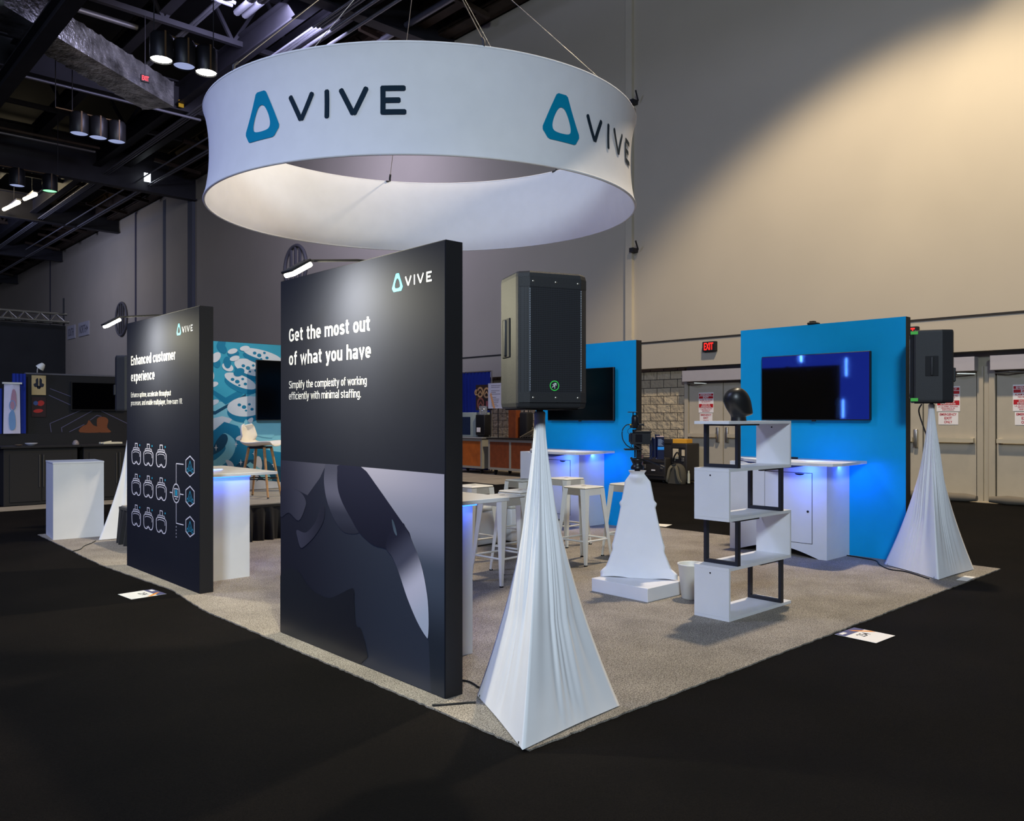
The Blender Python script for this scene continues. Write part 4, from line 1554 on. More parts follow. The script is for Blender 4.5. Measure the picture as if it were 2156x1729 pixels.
M_RIG = mat('rig_black', (18, 18, 22), 0.38)
M_NAVY = mat('battery_navy', (14, 20, 52), 0.35)
rig = thing('camera_rig', 'black camera rig with cables and battery box on the covered tripod', 'camera', (tc_.x, tc_.y, 1.045), TH - pi / 2)
SX = 1 / 239.6
R_ = lambda px, py, d=0.0: ((px - 1336) * SX, d, (985 - py) * SX + 0.0085)     # sheet of the rig: right, depth, up (metres from the tripod top)


def rbx(mb, xa, xb, ya, yb, d0, d1, b=0.004):
    a, c = R_(xa, yb), R_(xb, ya)
    return mb.rbox(a[0], c[0], d0, d1, a[2], c[2], b, 1)


h = MB()
h.lathe([(0.055, 0.0), (0.058, 0.012), (0.052, 0.03), (0.038, 0.045), (0.052, 0.075), (0.06, 0.09), (0.04, 0.098), (0.0, 0.10)], 20)
h.bar(R_(1322, 962, -.02), R_(1330, 980, -.02), 0.018)
h.bar(R_(1342, 963, .0), R_(1334, 982, .0), 0.016)
h.build('fluid_head', M_RIG, rig)
mb = MB()
for px in (1331, 1337, 1341):
    mb.tube([R_(px, 962), R_(px, 944)], 0.007, 8)
mb.build('riser_rods', M_RIG, rig)
mb = MB()
rbx(mb, 1309, 1345, 944, 947, -0.05, 0.05, 0.002)
mb.build('base_plate', M_RIG, rig)
mb = MB()
rbx(mb, 1322, 1362, 911, 935, -0.055, 0.055)
rbx(mb, 1319, 1328, 914, 931, -0.035, 0.035)
rbx(mb, 1328, 1364, 907, 911, -0.05, 0.05, 0.003)
rbx(mb, 1329, 1342, 935, 944, -0.03, 0.03, 0.003)
mb.bar(R_(1319, 929, -.05), R_(1341, 943, -.05), 0.012)
mb.build('camera_body', M_RIG, rig)
mb = MB()
a, c = R_(1330, 930, 0), R_(1344, 914, 0)
mb.box(a[0], c[0], -0.057, -0.0552, a[2], c[2])
mb.build('monitor_screen', M_SCREEN, rig)
mb = MB()
mb.lathe([(0.018, 0.0), (0.030, 0.012), (0.030, 0.095), (0.024, 0.112), (0.010, 0.116), (0.0, 0.116)], 20, R_(1331, 902, 0))
rbx(mb, 1321, 1331, 892, 901, -0.022, 0.022, 0.004)
mb.tube([R_(1330, 904), R_(1331, 911)], 0.02, 8)
mb.build('viewfinder', M_RIG, rig)
mb = MB()
rbx(mb, 1317, 1335, 867.3, 869, -0.04, 0.04, 0.001)
mb.tube([R_(1327, 869), R_(1327, 877)], 0.005, 6).tube([R_(1334, 869), R_(1334, 877)], 0.005, 6)
mb.build('top_plate', M_RIG, rig)
mb = MB()
rbx(mb, 1338, 1349, 892, 896, -0.015, 0.015, 0.002)
mb.bar(R_(1349, 891), R_(1349, 897), 0.01)
mb.build('side_arm', M_RIG, rig)
for pts, r in (([(1321, 894), (1312, 895), (1305, 903), (1303, 913), (1305, 925), (1312, 936), (1321, 942), (1329, 946)], 0.0042),
               ([(1322, 900), (1316, 904), (1315, 910), (1319, 914)], 0.002), ([(1326, 933), (1322, 938), (1327, 944)], 0.003), ([(1364, 925), (1367, 940), (1364, 955), (1358, 965)], 0.003)):
    mb = MB().tube(smooth_pts([R_(px, py, -0.03) for px, py in pts], 5, False), r, 8)
    mb.build('cable', M_CABLE, rig)
mb = MB()
mb.tube([R_(1319, 894, -0.03), R_(1322, 894, -0.03)], 0.008, 8)
mb.build('cable_plug', mat('brass_plug', (196, 168, 72), 0.4, metal=0.6), rig)
mb = MB()
rbx(mb, 1366, 1376, 920, 964, -0.03, 0.04, 0.012)
rbx(mb, 1375, 1390, 919, 966, -0.045, 0.045, 0.004)
rbx(mb, 1373, 1382, 914, 919, -0.02, 0.02, 0.004)
rbx(mb, 1362, 1367, 926, 966, -0.02, 0.02, 0.003)
bat = mb.build('battery_box', M_NAVY, rig)
mb = MB()
a, c = R_(1376, 946, 0), R_(1389.5, 940, 0)
mb.box(a[0], c[0], -0.0465, -0.0452, a[2], c[2])
mb.build('blue_label', mat('label_blue', (30, 150, 230), 0.5), bat)
mb = MB()
for k in range(8):
    a, c = R_(1377, 937.5 - 1.8 * k, 0), R_(1388 - (k * 37 % 5), 936.6 - 1.8 * k, 0)
    mb.box(a[0], c[0], -0.0462, -0.0452, a[2], c[2])
mb.build('pale_print', mat('battery_print', (150, 160, 180), 0.5), bat)
mb = MB()
rbx(mb, 1374, 1389, 917.8, 919.4, -0.045, 0.045, 0.001)
mb.build('pale_lid', mat('lid_pink', (226, 186, 172), 0.5), bat)
mb = MB().tube([R_(1345, 968, 0), R_(1360, 970, -.05), R_(1386, 981, -0.12)], 0.009, 8)
mb.build('pan_handle', M_RIG, rig)

# ================================================================== bar stools


def stool_proto():
    t = thing('bar_stool', 'x', 'stool', (0, 0, 0.006), 0, 'white metal bar stools')
    H, a, b = 0.782, 0.150, 0.212
    s = MB()
    s.rbox(-a, a, -a, a, H - 0.022, H, 0.012)
    s.build('seat', M_WHITEM, t)
    hl = MB()
    hl.M = Matrix.Translation((0, 0, H + 0.0008))
    flat_poly(hl, [(0.026 * cos(k * pi / 8) * 1.4, 0.012 * sin(k * pi / 8)) for k in range(16)], lambda u, v: (u, v, 0))
    hl.build('hand_hole', M_BLACKM, t)
    ap = MB()
    zc = H - 0.085
    for i in range(4):
        M = Matrix.Rotation(i * pi / 2, 4, 'Z')
        ap.M = M
        k = a + (b - a) * (H - 0.02 - zc) / H
        ap.add([(-a * .96, a * .99, H - 0.018), (a * .96, a * .99, H - 0.018), (k * .96, k, zc), (-k * .96, k, zc)], [(0, 1, 2, 3), (3, 2, 1, 0)])
    ap.M = Matrix.Identity(4)
    ap.build('apron', M_WHITEM, t)
    for sx, sy in ((1, 1), (1, -1), (-1, 1), (-1, -1)):
        l = MB()
        # folded sheet leg: L-section tapering to the foot
        wt, wb = 0.068, 0.024
        x0, y0, x1, y1 = sx * a, sy * a, sx * b, sy * b
        zt = H - 0.02
        vs = [(x0, y0, zt), (x0 - sx * wt, y0, zt), (x0, y0 - sy * wt, zt), (x1, y1, 0), (x1 - sx * wb, y1, 0), (x1, y1 - sy * wb, 0)]
        th = 0.006
        vi = [(x0 - sx * th, y0 - sy * th, zt), (x0 - sx * wt, y0 - sy * th, zt), (x0 - sx * th, y0 - sy * wt, zt),
              (x1 - sx * th, y1 - sy * th, 0), (x1 - sx * wb, y1 - sy * th, 0), (x1 - sx * th, y1 - sy * wb, 0)]
        l.add(vs + vi, [(0, 1, 4, 3), (2, 0, 3, 5), (6, 9, 10, 7), (8, 11, 9, 6), (1, 7, 10, 4), (8, 2, 5, 11), (3, 4, 10, 9), (5, 3, 9, 11)])
        leg = recalc(l.build('leg', M_WHITEM, t))
        MB().box(x1 - sx * 0.012 - 0.013, x1 - sx * 0.012 + 0.013, y1 - sy * 0.012 - 0.013, y1 - sy * 0.012 + 0.013, -0.0005, 0.012).build('foot_cap', M_BLACKM, leg)
    zr = 0.24
    k = a + (b - a) * (H - zr) / H - 0.012
    for p, q in (((k, k), (k, -k)), ((k, -k), (-k, -k)), ((-k, -k), (-k, k)), ((-k, k), (k, k))):
        MB().tube([(p[0], p[1], zr), (q[0], q[1], zr)], 0.010, 8).build('foot_rail', M_WHITEM, t)
    zr = 0.60
    k = a + (b - a) * (H - zr) / H - 0.014
    for s_ in (1, -1):
        MB().bar((s_ * k, s_ * k, zr), (-s_ * k, -s_ * k, zr + 0.012 * s_), 0.016, 0.006).build('cross_brace', M_WHITEM, t)
        MB().rbox(s_ * k * .82 - .013, s_ * k * .82 + .013, s_ * k * .82 - .013, s_ * k * .82 + .013, zr - .014, zr + .014, 0.004).build('stacking_bumper', M_BLACKM, t)
    return t


st = stool_proto()
spots = [((6.29, 5.70), 0.02, 'white metal bar stool nearest the camera tripod, its front leg towards the viewer'),
         ((7.00, 6.62), 0.0, 'white metal bar stool before the blue glowing counter, behind the one nearest the tripod'),
         ((5.48, 5.80), 0.05, 'white metal bar stool half hidden by the left edge of the front speaker stand'),
         ((6.44, 6.76), -0.03, 'farther white metal bar stool peeking out left of the front speaker stand'),
         ((5.52, 6.55), 0.0, 'white metal bar stool behind the countertop of the large black panel'),
         ((5.00, 5.53), 0.03, 'white metal bar stool with its seat hidden by the countertop at the large black panel'),
         ((6.90, 5.60), 0.0, 'white metal bar stool hidden behind the covered camera tripod')]
for i, ((x, y), r, lab) in enumerate(spots):
    if i == 0:
        st.location, st.rotation_euler, st['label'] = (x, y, 0.006), (0, 0, r), lab
    else:
        dup(st, (x, y, 0.006), r, lab)

t = thing('cube_seat', 'white cube seat left behind the bar stools', 'pouf', (6.27, 7.38, 0.006), 0.03, 'white cube seats')
MB().rbox(-0.21, 0.21, -0.21, 0.21, 0.012, 0.40, 0.02).build('body', M_WHITE, t)
MB().rbox(-0.215, 0.215, -0.215, 0.215, 0.402, 0.46, 0.028, 3).build('cushion', M_WHITEM, t)
MB().rbox(-0.19, 0.19, -0.19, 0.19, 0.0, 0.011, 0.003, 1).build('plinth', M_BLACKM, t)
dup(t, (6.80, 7.33, 0.006), -0.02, 'white cube seat nearer the front speaker stand, behind the bar stools')

# ================================================================== stage, mural, bar chair
M_DECK = mat('stage_deck', (150, 144, 132), 0.85, vary=0.08, bump=0.2, bscale=200)
stage = thing('stage', 'low stage platform with gathered black skirt before the teal mural', 'stage', (5.4, 10.0, 0.006))
poly = [(3.22, 9.36), (7.25, 9.36), (7.25, 11.3), (4.0, 11.3), (4.0, 10.32), (3.22, 10.32)]
MB().prism(poly, 0.40, 0.445).build('deck', M_DECK, stage, True)
M_SKIRT = mat('black_skirt', (17, 17, 19), 0.8, sheen=0.1)
sk = MB()
rnd = random.Random(9)


def skirt_run(a, b):
    a, b = Vector(a), Vector(b)
    L = (b - a).length
    d = (b - a) / L
    nrm = Vector((d.y, -d.x, 0))
    n = int(L / 0.012)
    rows = []
    p1, p2 = rnd.uniform(0, 6), rnd.uniform(0, 6)
    for i in range(n + 1):
        s = L * i / n
        row = []
        for j in range(9):
            f = j / 8
            am = 0.006 + 0.030 * f
            w = sin(s * 38 + p1 + 1.3 * sin(s * 5.1)) * am + 0.5 * am * sin(s * 71 + p2)
            q = a + d * s + nrm * (0.022 + 0.015 * f + w)
            row.append((q.x, q.y, 0.424 - 0.415 * f))
        rows.append(row)
    sk.grid(rows)


for p, q in zip(poly, poly[1:] + poly[:1]):
    if p != (3.99, 0):
        skirt_run((*p, 0), (*q, 0))
sk.build('skirt', M_SKIRT, stage, True)
bd = MB()
for p, q in zip(poly, poly[1:] + poly[:1]):
    d = (Vector((*q, 0)) - Vector((*p, 0))).normalized()
    nn = Vector((d.y, -d.x, 0)) * 0.02
    bd.bar(Vector((*p, 0.419)) + nn, Vector((*q, 0.419)) + nn, 0.02, 0.03)
bd.build('skirt_band', M_SKIRT, stage, True)

MX0, MX1, MZ0, MZ1, MY = 4.15, 7.2, 0.451, 2.56, 11.2
mur = thing('mural_wall', 'teal and white illustrated mural wall standing behind the stage', 'mural', (5.7, MY, 0.451))
MB().box(MX0, MX1, MY, MY + 0.09, MZ0, MZ1).build('board', M_PEDGE, mur, True)
T1, T2, T3, T4, T5 = (mat('mural_pale', (206, 214, 226), 0.6), mat('mural_light', (126, 196, 216), 0.6), mat('mural_mid', (50, 156, 190), 0.6),
                      mat('mural_teal', (0, 118, 160), 0.6), mat('mural_dark', (0, 72, 104), 0.6))
lay = [0]


def mur_shape(name, pts, m, n=4):
    lay[0] += 1
    y = MY - 0.0006 - lay[0] * 0.00012
    cl = [(min(max(u, 0.002), MX1 - MX0 - 0.002), min(max(v, 0.002), MZ1 - MZ0 - 0.002)) for u, v in (smooth_pts(pts, n) if n > 1 else pts)]
    mb = MB()
    flat_poly(mb, cl, lambda u, v: (MX0 + u, y, MZ0 + v))
    mur_bins.setdefault(name, [MB(), m])[0].add([(MX0 + u, y, MZ0 + v) for u, v in cl], [list(range(len(cl)))])


mur_bins = {}
ell = lambda cx_, cy_, a, b_, r=0.0, n=14: [(cx_ + a * cos(k * 2 * pi / n) * cos(r) - b_ * sin(k * 2 * pi / n) * sin(r), cy_ + a * cos(k * 2 * pi / n) * sin(r) + b_ * sin(k * 2 * pi / n) * cos(r)) for k in range(n)]
MW, MH = MX1 - MX0, MZ1 - MZ0
mur_shape('light_ground', [(0, 0), (MW, 0), (MW, MH), (0, MH)], T2, 1)
u0 = 0.53                                 # where the visible strip begins
mur_shape('mid_tones', [(0, 1.3), (0.9, 1.25), (1.5, 1.6), (1.6, MH), (0, MH)], T3, 1)
mur_shape('teal_tones', [(u0 - .5, 1.25), (u0 + 0.02, 1.36), (u0 + .20, 1.22), (u0 + .45, 1.36), (u0 + .45, 1.46), (u0 + .2, 1.32), (u0, 1.44), (u0 - .5, 1.35)], T4, 1)
mur_shape('dark_tones', [(0, 1.12), (u0 + .05, 1.08), (u0 + .5, 1.34), (u0 + .5, 1.38), (u0 + .05, 1.13), (0, 1.17)], T5, 1)
mur_shape('pale_tones', [(0, 0.9), (u0 + .15, 1.06), (u0 + .30, 1.02), (u0 + .2, 0.9), (0, 0.78)], T1, 1)
mur_shape('teal_tones', [(0, 0.5), (u0 + .02, 0.85), (u0 + .18, 0.98), (u0 + .38, 0.92), (u0 + .55, 0.66), (u0 + .9, 0.55), (MW, 0.3), (MW, 0), (0, 0)], T4, 1)
mur_shape('dark_tones', [(0, 0), (u0 + .12, 0.1), (u0 + .30, 0.30), (u0 + .46, 0.42), (u0 + .8, 0.42), (u0 + 1.1, 0.30), (MW, 0.2), (MW, 0)], T5, 3)
mur_shape('light_tones', [(u0 - .1, 0.30), (u0 + .10, 0.34), (u0 + .30, 0.50), (u0 + .34, 0.70), (u0 + .20, 0.82), (u0 + .14, 0.76), (u0 + .2, 0.60), (u0 + .05, 0.45), (u0 - .1, 0.42)], T2)
mur_shape('dark_tones', [(u0 + .0, 0.52), (u0 + .05, 0.68), (u0 + .14, 0.80), (u0 + .21, 0.80), (u0 + .23, 0.72), (u0 + .16, 0.60)], T5)
mur_shape('pale_tones', [(u0 - .1, 0.06), (u0 + .15, 0.12), (u0 + .32, 0.26), (u0 + .30, 0.40), (u0 + .20, 0.44), (u0 + .24, 0.30), (u0 + .1, 0.2), (u0 - .1, 0.16)], T1)
mur_shape('pale_tones', [(u0 + .40, 0.0), (u0 + .62, 0.08), (u0 + .74, 0.30), (u0 + .72, 0.46), (u0 + .64, 0.46), (u0 + .60, 0.28), (u0 + .40, 0.12)], T1)
mur_shape('pale_tones', [(u0 + .45, 0.0), (u0 + .7, 0.14), (u0 + 1.2, 0.06), (u0 + 1.3, 0.0)], T1, 1)
for cx_, cy_, a, b_, r in ((.58, 1.76, .26, .13, -.25), (.42, 1.56, .25, .10, -.35), (.52, 1.20, .30, .17, .1), (.75, 1.95, .3, .08, -.2)):
    mur_shape('teal_tones', ell(u0 + cx_, cy_ - 0.06, a, b_, r), T4, 2)
    mur_shape('pale_tones', ell(u0 + cx_, cy_, a, b_ * .85, r), T1, 2)
    for dx, dy, s in ((-.12, .02, .028), (-.05, -.01, .034), (.03, .03, .022), (.07, -.04, .026), (-.02, -.06, .018)):
        mur_shape('teal_tones', ell(u0 + cx_ + dx, cy_ + dy, s, s * .8, 0, 8), T4, 2)
for k in range(9):
    x, y = u0 - 0.02 + (k * 0.083) % 0.42, 1.62 + (k * 0.197) % 0.46
    mur_shape('teal_tones' if k % 3 else 'pale_tones', ell(x, y, .055, .085, 0.4 * k), T4 if k % 3 else T1, 2)
for k, (x, y, r) in enumerate(((.30, 1.98, .3), (.33, 1.88, .3), (.03, 1.25, .4), (.42, 0.75, .2), (.02, 1.5, .3), (.55, 0.98, .8), (.48, 2.03, .2))):
    mur_shape('pale_tones', ell(u0 + x, y, .075, .036, r, 10), T1, 2)
for x, y in ((.06, 0.62), (.42, 0.40), (.35, 0.66), (.62, 0.52), (.30, 0.15), (.92, 0.35)):
    mur_shape('white_stars', [(u0 + x, y + .05), (u0 + x + .008, y + .008), (u0 + x + .03, y), (u0 + x + .008, y - .008), (u0 + x, y - .05), (u0 + x - .008, y - .008), (u0 + x - .03, y), (u0 + x - .008, y + .008)], T1, 1)
mur_shape('light_tones', [(u0 + .50, 0.36), (u0 + .56, 0.40), (u0 + .86, 0.20), (u0 + .90, 0.12), (u0 + .80, 0.12)], T2, 1)
mur_shape('light_tones', [(u0 + .46, 0.92), (u0 + .5, 1.02), (u0 + .56, 0.96), (u0 + .9, 0.86), (u0 + .9, 0.74), (u0 + .6, 0.8)], T2, 2)
for nm, (mb, m) in mur_bins.items():
    mb.build('printed_' + nm, m, mur, True)
tv = television((6.02, 11.115, 1.885), 1.46, 0.87, '-Y', 'tall looking dark television edge on the teal mural above the stage', M_SCREEND)

t = thing('bar_chair', 'white moulded bar chair with wooden legs on the stage', 'chair', (4.875, 10.12, 0.452), TH - radians(98))
# local +x is the direction the sitter faces
sh = MB()
prof = [(0.235, 0.665, 0.185), (0.215, 0.690, 0.205), (0.10, 0.685, 0.215), (-0.02, 0.672, 0.215), (-0.12, 0.675, 0.215), (-0.18, 0.705, 0.215), (-0.205, 0.77, 0.21), (-0.225, 0.85, 0.195), (-0.235, 0.91, 0.165), (-0.238, 0.935, 0.10)]
prof = smooth_pts(prof, 4, False)
rows = []
for i in range(17):
    s = -1 + 2 * i / 16
    row = []
    for x, z, w in prof:
        lift = 0.05 * abs(s) ** 3 * (1 if z < 0.72 else 0.3)
        fw_ = 0.075 * abs(s) ** 2.5 * max(0, min(1, (z - 0.69) / 0.1))
        row.append((x + fw_, s * w, z + lift))
    rows.append(row)
sh.grid(rows)
o = sh.build('shell', mat('chair_white', (240, 234, 222), 0.4), t)
md = o.modifiers.new('thick', 'SOLIDIFY')
md.thickness = 0.012
MB().rbox(-0.12, 0.12, -0.12, 0.12, 0.635, 0.662, 0.006).build('under_frame', M_BLACK, t)
for sx in (1, -1):
    for sy in (1, -1):
        leg = MB().tube([(sx * 0.105, sy * 0.105, 0.65), (sx * 0.20, sy * 0.20, 0.012)], [0.019, 0.013], 10).build('leg', M_WOOD, t)
        MB().tube([(sx * 0.2015, sy * 0.2015, 0.013), (sx * 0.203, sy * 0.203, 0.0)], 0.0135, 10).build('foot_cap', M_BLACK, leg)
fr = MB()
k = 0.105 + 0.095 * (0.65 - 0.24) / 0.65
fr.tube([(k, k, 0.24), (k, -k, 0.24), (-k, -k, 0.24), (-k, k, 0.24), (k, k, 0.24)], 0.008, 8)
fr.build('foot_rail', M_BLACK, t)

# ================================================================== floor bits
M_CARD = mat('card_white', (240, 236, 228), 0.6)
M_CPUR = mat('card_purple', (84, 84, 122), 0.6)
M_CORG = mat('card_orange', (240, 150, 40), 0.6)


def floor_card(x, y, r, txt, label):
    t = thing('floor_card', label, 'card', (x, y, 0.0), r, 'numbered floor cards')
    # local: u along length (top strip at u<0), v across
    mb = MB().box(-0.14, 0.15, -0.14, 0.14, 0.0, 0.0016)
    mb.build('card', M_CARD, t)
    MB().box(-0.14, -0.065, -0.14, 0.14, 0.0016, 0.0020).build('purple_band', M_CPUR, t)
    o = MB()
    flat_poly(o, [(-0.13, 0.035), (-0.095, 0.035), (0.02, 0.132), (-0.02, 0.136)], lambda u, v: (u, v, 0.0024))
    o.build('orange_stripe', M_CORG, t)
    o = MB()
    flat_poly(o, [(-0.125, -0.115), (-0.095, -0.115), (-0.095, -0.045), (-0.125, -0.045)], lambda u, v: (u, v, 0.0024))
    o.build('pale_mark', M_CARD, t)
    o = MB()
    put_text(o, txt, 0.105, 0.06, lambda u, v: (0.025 - v, u, 0.0022), 0.01, align='C')
    o.build('number', M_BLACKM, t)
    return t


floor_card(5.605, 2.488, radians(-92), '254', 'white floor card numbered 254 on black carpet beyond the front right edge')
floor_card(2.42, 7.21, radians(184), '254', 'white floor card upside down on black carpet left of the panel with headset icons')
for (x, y, r, s, lab) in ((9.22, 6.90, 0.3, (0.13, 0.10), 'small white paper sheet at the back edge of the carpet behind the tripod'),
                          (8.22, 2.702, 0.05, (0.13, 0.045), 'pale paper slip on the carpet edge by the right speaker stand')):
    o = MB().box(-s[0], s[0], -s[1], s[1], 0, 0.002).build('paper_sheet', M_CARD)
    o.location = (x, y, 0.007 if x < 9 else 0.001)
    o.rotation_euler = (0, 0, r)
    tag(o, lab, 'paper', 'loose papers')


def cable(name, pts, r, label, z=0.0105):
    mb = MB().tube(smooth_pts([(p[0], p[1], z if len(p) < 3 else p[2]) for p in pts], 6, False), r, 8)
    tag(mb.build(name, M_CABLE), label, 'cable', 'floor cables')


cable('power_cable', [(2.83, 3.62), (2.91, 3.61), (2.95, 3.56), (2.945, 3.49), (2.93, 3.43), (2.95, 3.36)], 0.0055, 'black cable from the large black panel to the front speaker stand', 0.012)
cable('power_cable', [(2.765, 3.262), (2.73, 3.29), (2.68, 3.315), (2.62, 3.35), (2.57, 3.38, 0.013)], 0.0055, 'black cable running off the carpet edge left of the front speaker stand', 0.012)
cable('power_cable', [(8.62, 4.01), (8.59, 3.84), (8.52, 3.66), (8.314, 3.53), (8.14, 3.36), (8.13, 3.2), (7.93, 2.92)], 0.006, 'black cable from the right white counter past the right speaker stand', 0.0125)
cable('power_cable', [(2.60, 9.97), (2.70, 10.06), (2.80, 10.28), (2.92, 10.45), (3.02, 10.62)], 0.005, 'thin cable beside the white plinth at the far left', 0.0115)
mb = MB().tube(smooth_pts([(8.50, 3.20, 1.625), (8.54, 3.24, 1.55), (8.48, 3.16, 1.36), (8.43, 3.10, 1.25)], 6, False), 0.007, 8)
tag(mb.build('speaker_cable', M_CABLE), 'black cable hanging under the right loudspeaker with green tape', 'cable', 'hanging cables')
# ================================================================== concession stand under the soffit
M_OAK = mat('orange_wood_panel', (176, 92, 30), 0.5, vary=0.18, vscale=5)
M_MAHOG = mat('red_brown_panel', (124, 62, 28), 0.55, vary=0.15, vscale=8)
M_CARTF = mat('cart_grey_frame', (150, 146, 132), 0.5)
M_DRAPE = mat('blue_drape', (10, 42, 140), 0.75)


def cart(y0, y1, label, m_panel, n, top):
    x0, x1 = 14.0, 14.75
    t = thing('concession_cart', label, 'cart', ((x0 + x1) / 2, (y0 + y1) / 2, 0.001))
    b = MB()
    b.box(x0, x1, y0, y0 + 0.03, 0.14, 0.93).box(x0, x1, y1 - 0.03, y1, 0.14, 0.93)
    b.box(x1 - 0.02, x1, y0 + .03, y1 - .03, 0.14, 0.93).box(x0 + .02, x1 - .02, y0 + .03, y1 - .03, 0.14, 0.17)
    b.box(x0, x0 + 0.03, y0 + .03, y1 - .03, 0.14, 0.20).box(x0, x0 + 0.03, y0 + .03, y1 - .03, 0.86, 0.93)
    w = (y1 - y0 - 0.06) / n
    for k in range(n + 1):
        yc = y0 + 0.03 + k * w
        b.box(x0, x0 + 0.03, max(yc - 0.035, y0 + .03), min(yc + 0.035, y1 - .03), 0.20, 0.86)
    b.build('frame', M_CARTF, t, True)
    for k in range(n):
        MB().box(x0 + 0.004, x0 + 0.016, y0 + 0.03 + k * w + 0.036, y0 + 0.03 + (k + 1) * w - 0.036, 0.201, 0.859).build('wood_panel', m_panel, t, True)
    MB().rbox(x0 - 0.04, x1 + 0.03, y0 - 0.04, y1 + 0.04, 0.932, 0.965, 0.006, 1).build('counter_top', top, t, True)
    for x in (x0 + 0.12, x1 - 0.12):
        for y in (y0 + 0.15, y1 - 0.15):
            c = MB()
            c.M = Matrix.Translation((x, y, 0.056)) @ Matrix.Rotation(pi / 2, 4, 'X')
            c.lathe([(0.0, -0.015), (0.05, -0.015), (0.054, 0), (0.05, 0.015), (0.0, 0.015)], 14)
            c.M = Matrix.Identity(4)
            c.box(x - 0.02, x + 0.02, y - 0.03, y + 0.03, 0.09, 0.139)
            c.build('caster', M_BLACKM, t, True)


cart(16.27, 17.75, 'concession cart with orange wood panel beside the edge of the large black panel', M_OAK, 1, mat('cart_top_grey', (150, 152, 150), 0.4))
cart(14.35, 16.02, 'concession cart with two red brown panels and dark top left of the front speaker stand', M_MAHOG, 2, mat('cart_top_dark', (30, 28, 26), 0.3))


def drape(y0, y1, x, z0, z1, label, name='pipe_drape', m=None):
    t = thing(name, label, 'drape', (x, (y0 + y1) / 2, z0))
    mb = MB()
    n = int((y1 - y0) / 0.02)
    mb.grid([[(x + 0.035 * sin((y0 + (y1 - y0) * i / n) * 42) * (0.5 + 0.5 * j / 6) + .008 * sin(i * .9), y0 + (y1 - y0) * i / n, z1 + (z0 - z1) * j / 6) for j in range(7)] for i in range(n + 1)])
    mb.build('cloth', m or M_DRAPE, t, True)
    MB().tube([(x, y0 - 0.05, z1 - 0.012), (x, y1 + 0.05, z1 - 0.012)], 0.02, 8).tube([(x, y0 - 0.04, 0.0), (x, y0 - 0.04, z1)], 0.02, 8).build('pole', M_CHROME, t, True)


drape(17.0, 19.2, 14.95, 0.02, 2.78, 'blue pipe drape behind the concession stand')
t = thing('food_poster', 'dark poster picturing round pretzel shapes hung at the concession stand', 'poster', (14.3, 16.5, 1.65))
MB().box(14.29, 14.30, 16.20, 16.86, 1.68, 2.36).build('sheet', mat('poster_brown', (58, 42, 36), 0.6), t, True)
for y, z, r, m in ((16.68, 2.16, .105, 'p1'), (16.42, 2.14, .105, 'p1'), (16.66, 1.86, .12, 'p2'), (16.84, 2.16, .05, 'p1')):
    mb = MB()
    P = lambda u, v: (14.2885, y - u, z + v)
    line_strip(mb, [(r * cos(a), r * 1.15 * sin(a)) for a in [k * pi / 12 for k in range(24)]], 0.05, P, True)
    line_strip(mb, [(-r * .7, -r * .5), (0.0, r * .3), (r * .7, -r * .5)], 0.035, P)
    mb.build('printed_ring', mat('pretzel_tan', (200, 160, 110), 0.6) if m == 'p1' else mat('pretzel_red', (150, 90, 76), 0.6), t, True)
MB().box(14.2882, 14.2895, 16.26, 16.44, 1.78, 1.92).build('printed_patch', mat('poster_red', (170, 90, 86), 0.6), t, True)
MB().bar((14.32, 16.3, 1.70), (14.32, 16.3, 0.966), 0.02).build('post', M_STEEL, t, True)
t = thing('menu_board', 'white price list board with rows of small print beside the front loudspeaker', 'menu board', (14.2, 15.9, 1.7))
MB().box(14.19, 14.20, 15.50, 16.24, 1.72, 2.38).build('sheet', mat('menu_paper', (206, 210, 226), 0.5), t, True)
mb = MB()
rnd = random.Random(2)
for k in range(13):
    z = 2.31 - k * 0.044
    if k in (2, 6):
        continue
    L = rnd.uniform(0.18, 0.34) if k not in (0, 5) else 0.36
    flat_poly(mb, [(0.12, 0), (0.12 + L, 0), (0.12 + L, 0.012), (0.12, 0.012)], lambda u, v: (14.1885, 16.24 - u, z + v))
    flat_poly(mb, [(0.60, 0), (0.67, 0), (0.67, 0.012), (0.60, 0.012)], lambda u, v: (14.1885, 16.24 - u, z + v))
mb.build('printed_rows', mat('menu_ink', (128, 124, 130), 0.6), t, True)
mb = MB()
flat_poly(mb, [(0.07, 0.36), (0.12, 0.42), (0.28, 0.0), (0.20, 0.0)], lambda u, v: (14.188, 16.24 - u, 1.725 + v))
flat_poly(mb, [(0.70, 0.50), (0.735, 0.50), (0.735, 0.62), (0.70, 0.62)], lambda u, v: (14.188, 16.24 - u, 1.725 + v))
mb.build('orange_streak', mat('menu_orange', (226, 168, 112), 0.6), t, True)
MB().bar((14.215, 15.87, 1.74), (14.215, 15.87, 0.966), 0.02).build('post', M_STEEL, t, True)
t = thing('counter_cooler', 'pale grey counter cooler with dark glass on the orange panelled cart', 'cooler', (14.3, 16.98, 0.966))
MB().rbox(14.10, 14.6, 16.62, 17.5, 0.968, 1.62, 0.012).build('housing', mat('cooler_grey', (156, 168, 160), 0.4), t, True)
MB().box(14.095, 14.10, 16.86, 17.45, 1.02, 1.50).build('glass_front', mat('cooler_glass', (30, 44, 70), 0.1), t, True)
t = thing('drink_dispenser', 'black drink dispenser with clear top on the orange panelled cart', 'dispenser', (14.25, 16.37, 0.966))
MB().rbox(14.04, 14.275, 16.22, 16.58, 1.02, 1.56, 0.02).box(14.08, 14.25, 16.28, 16.52, 0.968, 1.02).build('housing', M_BLACK, t, True)
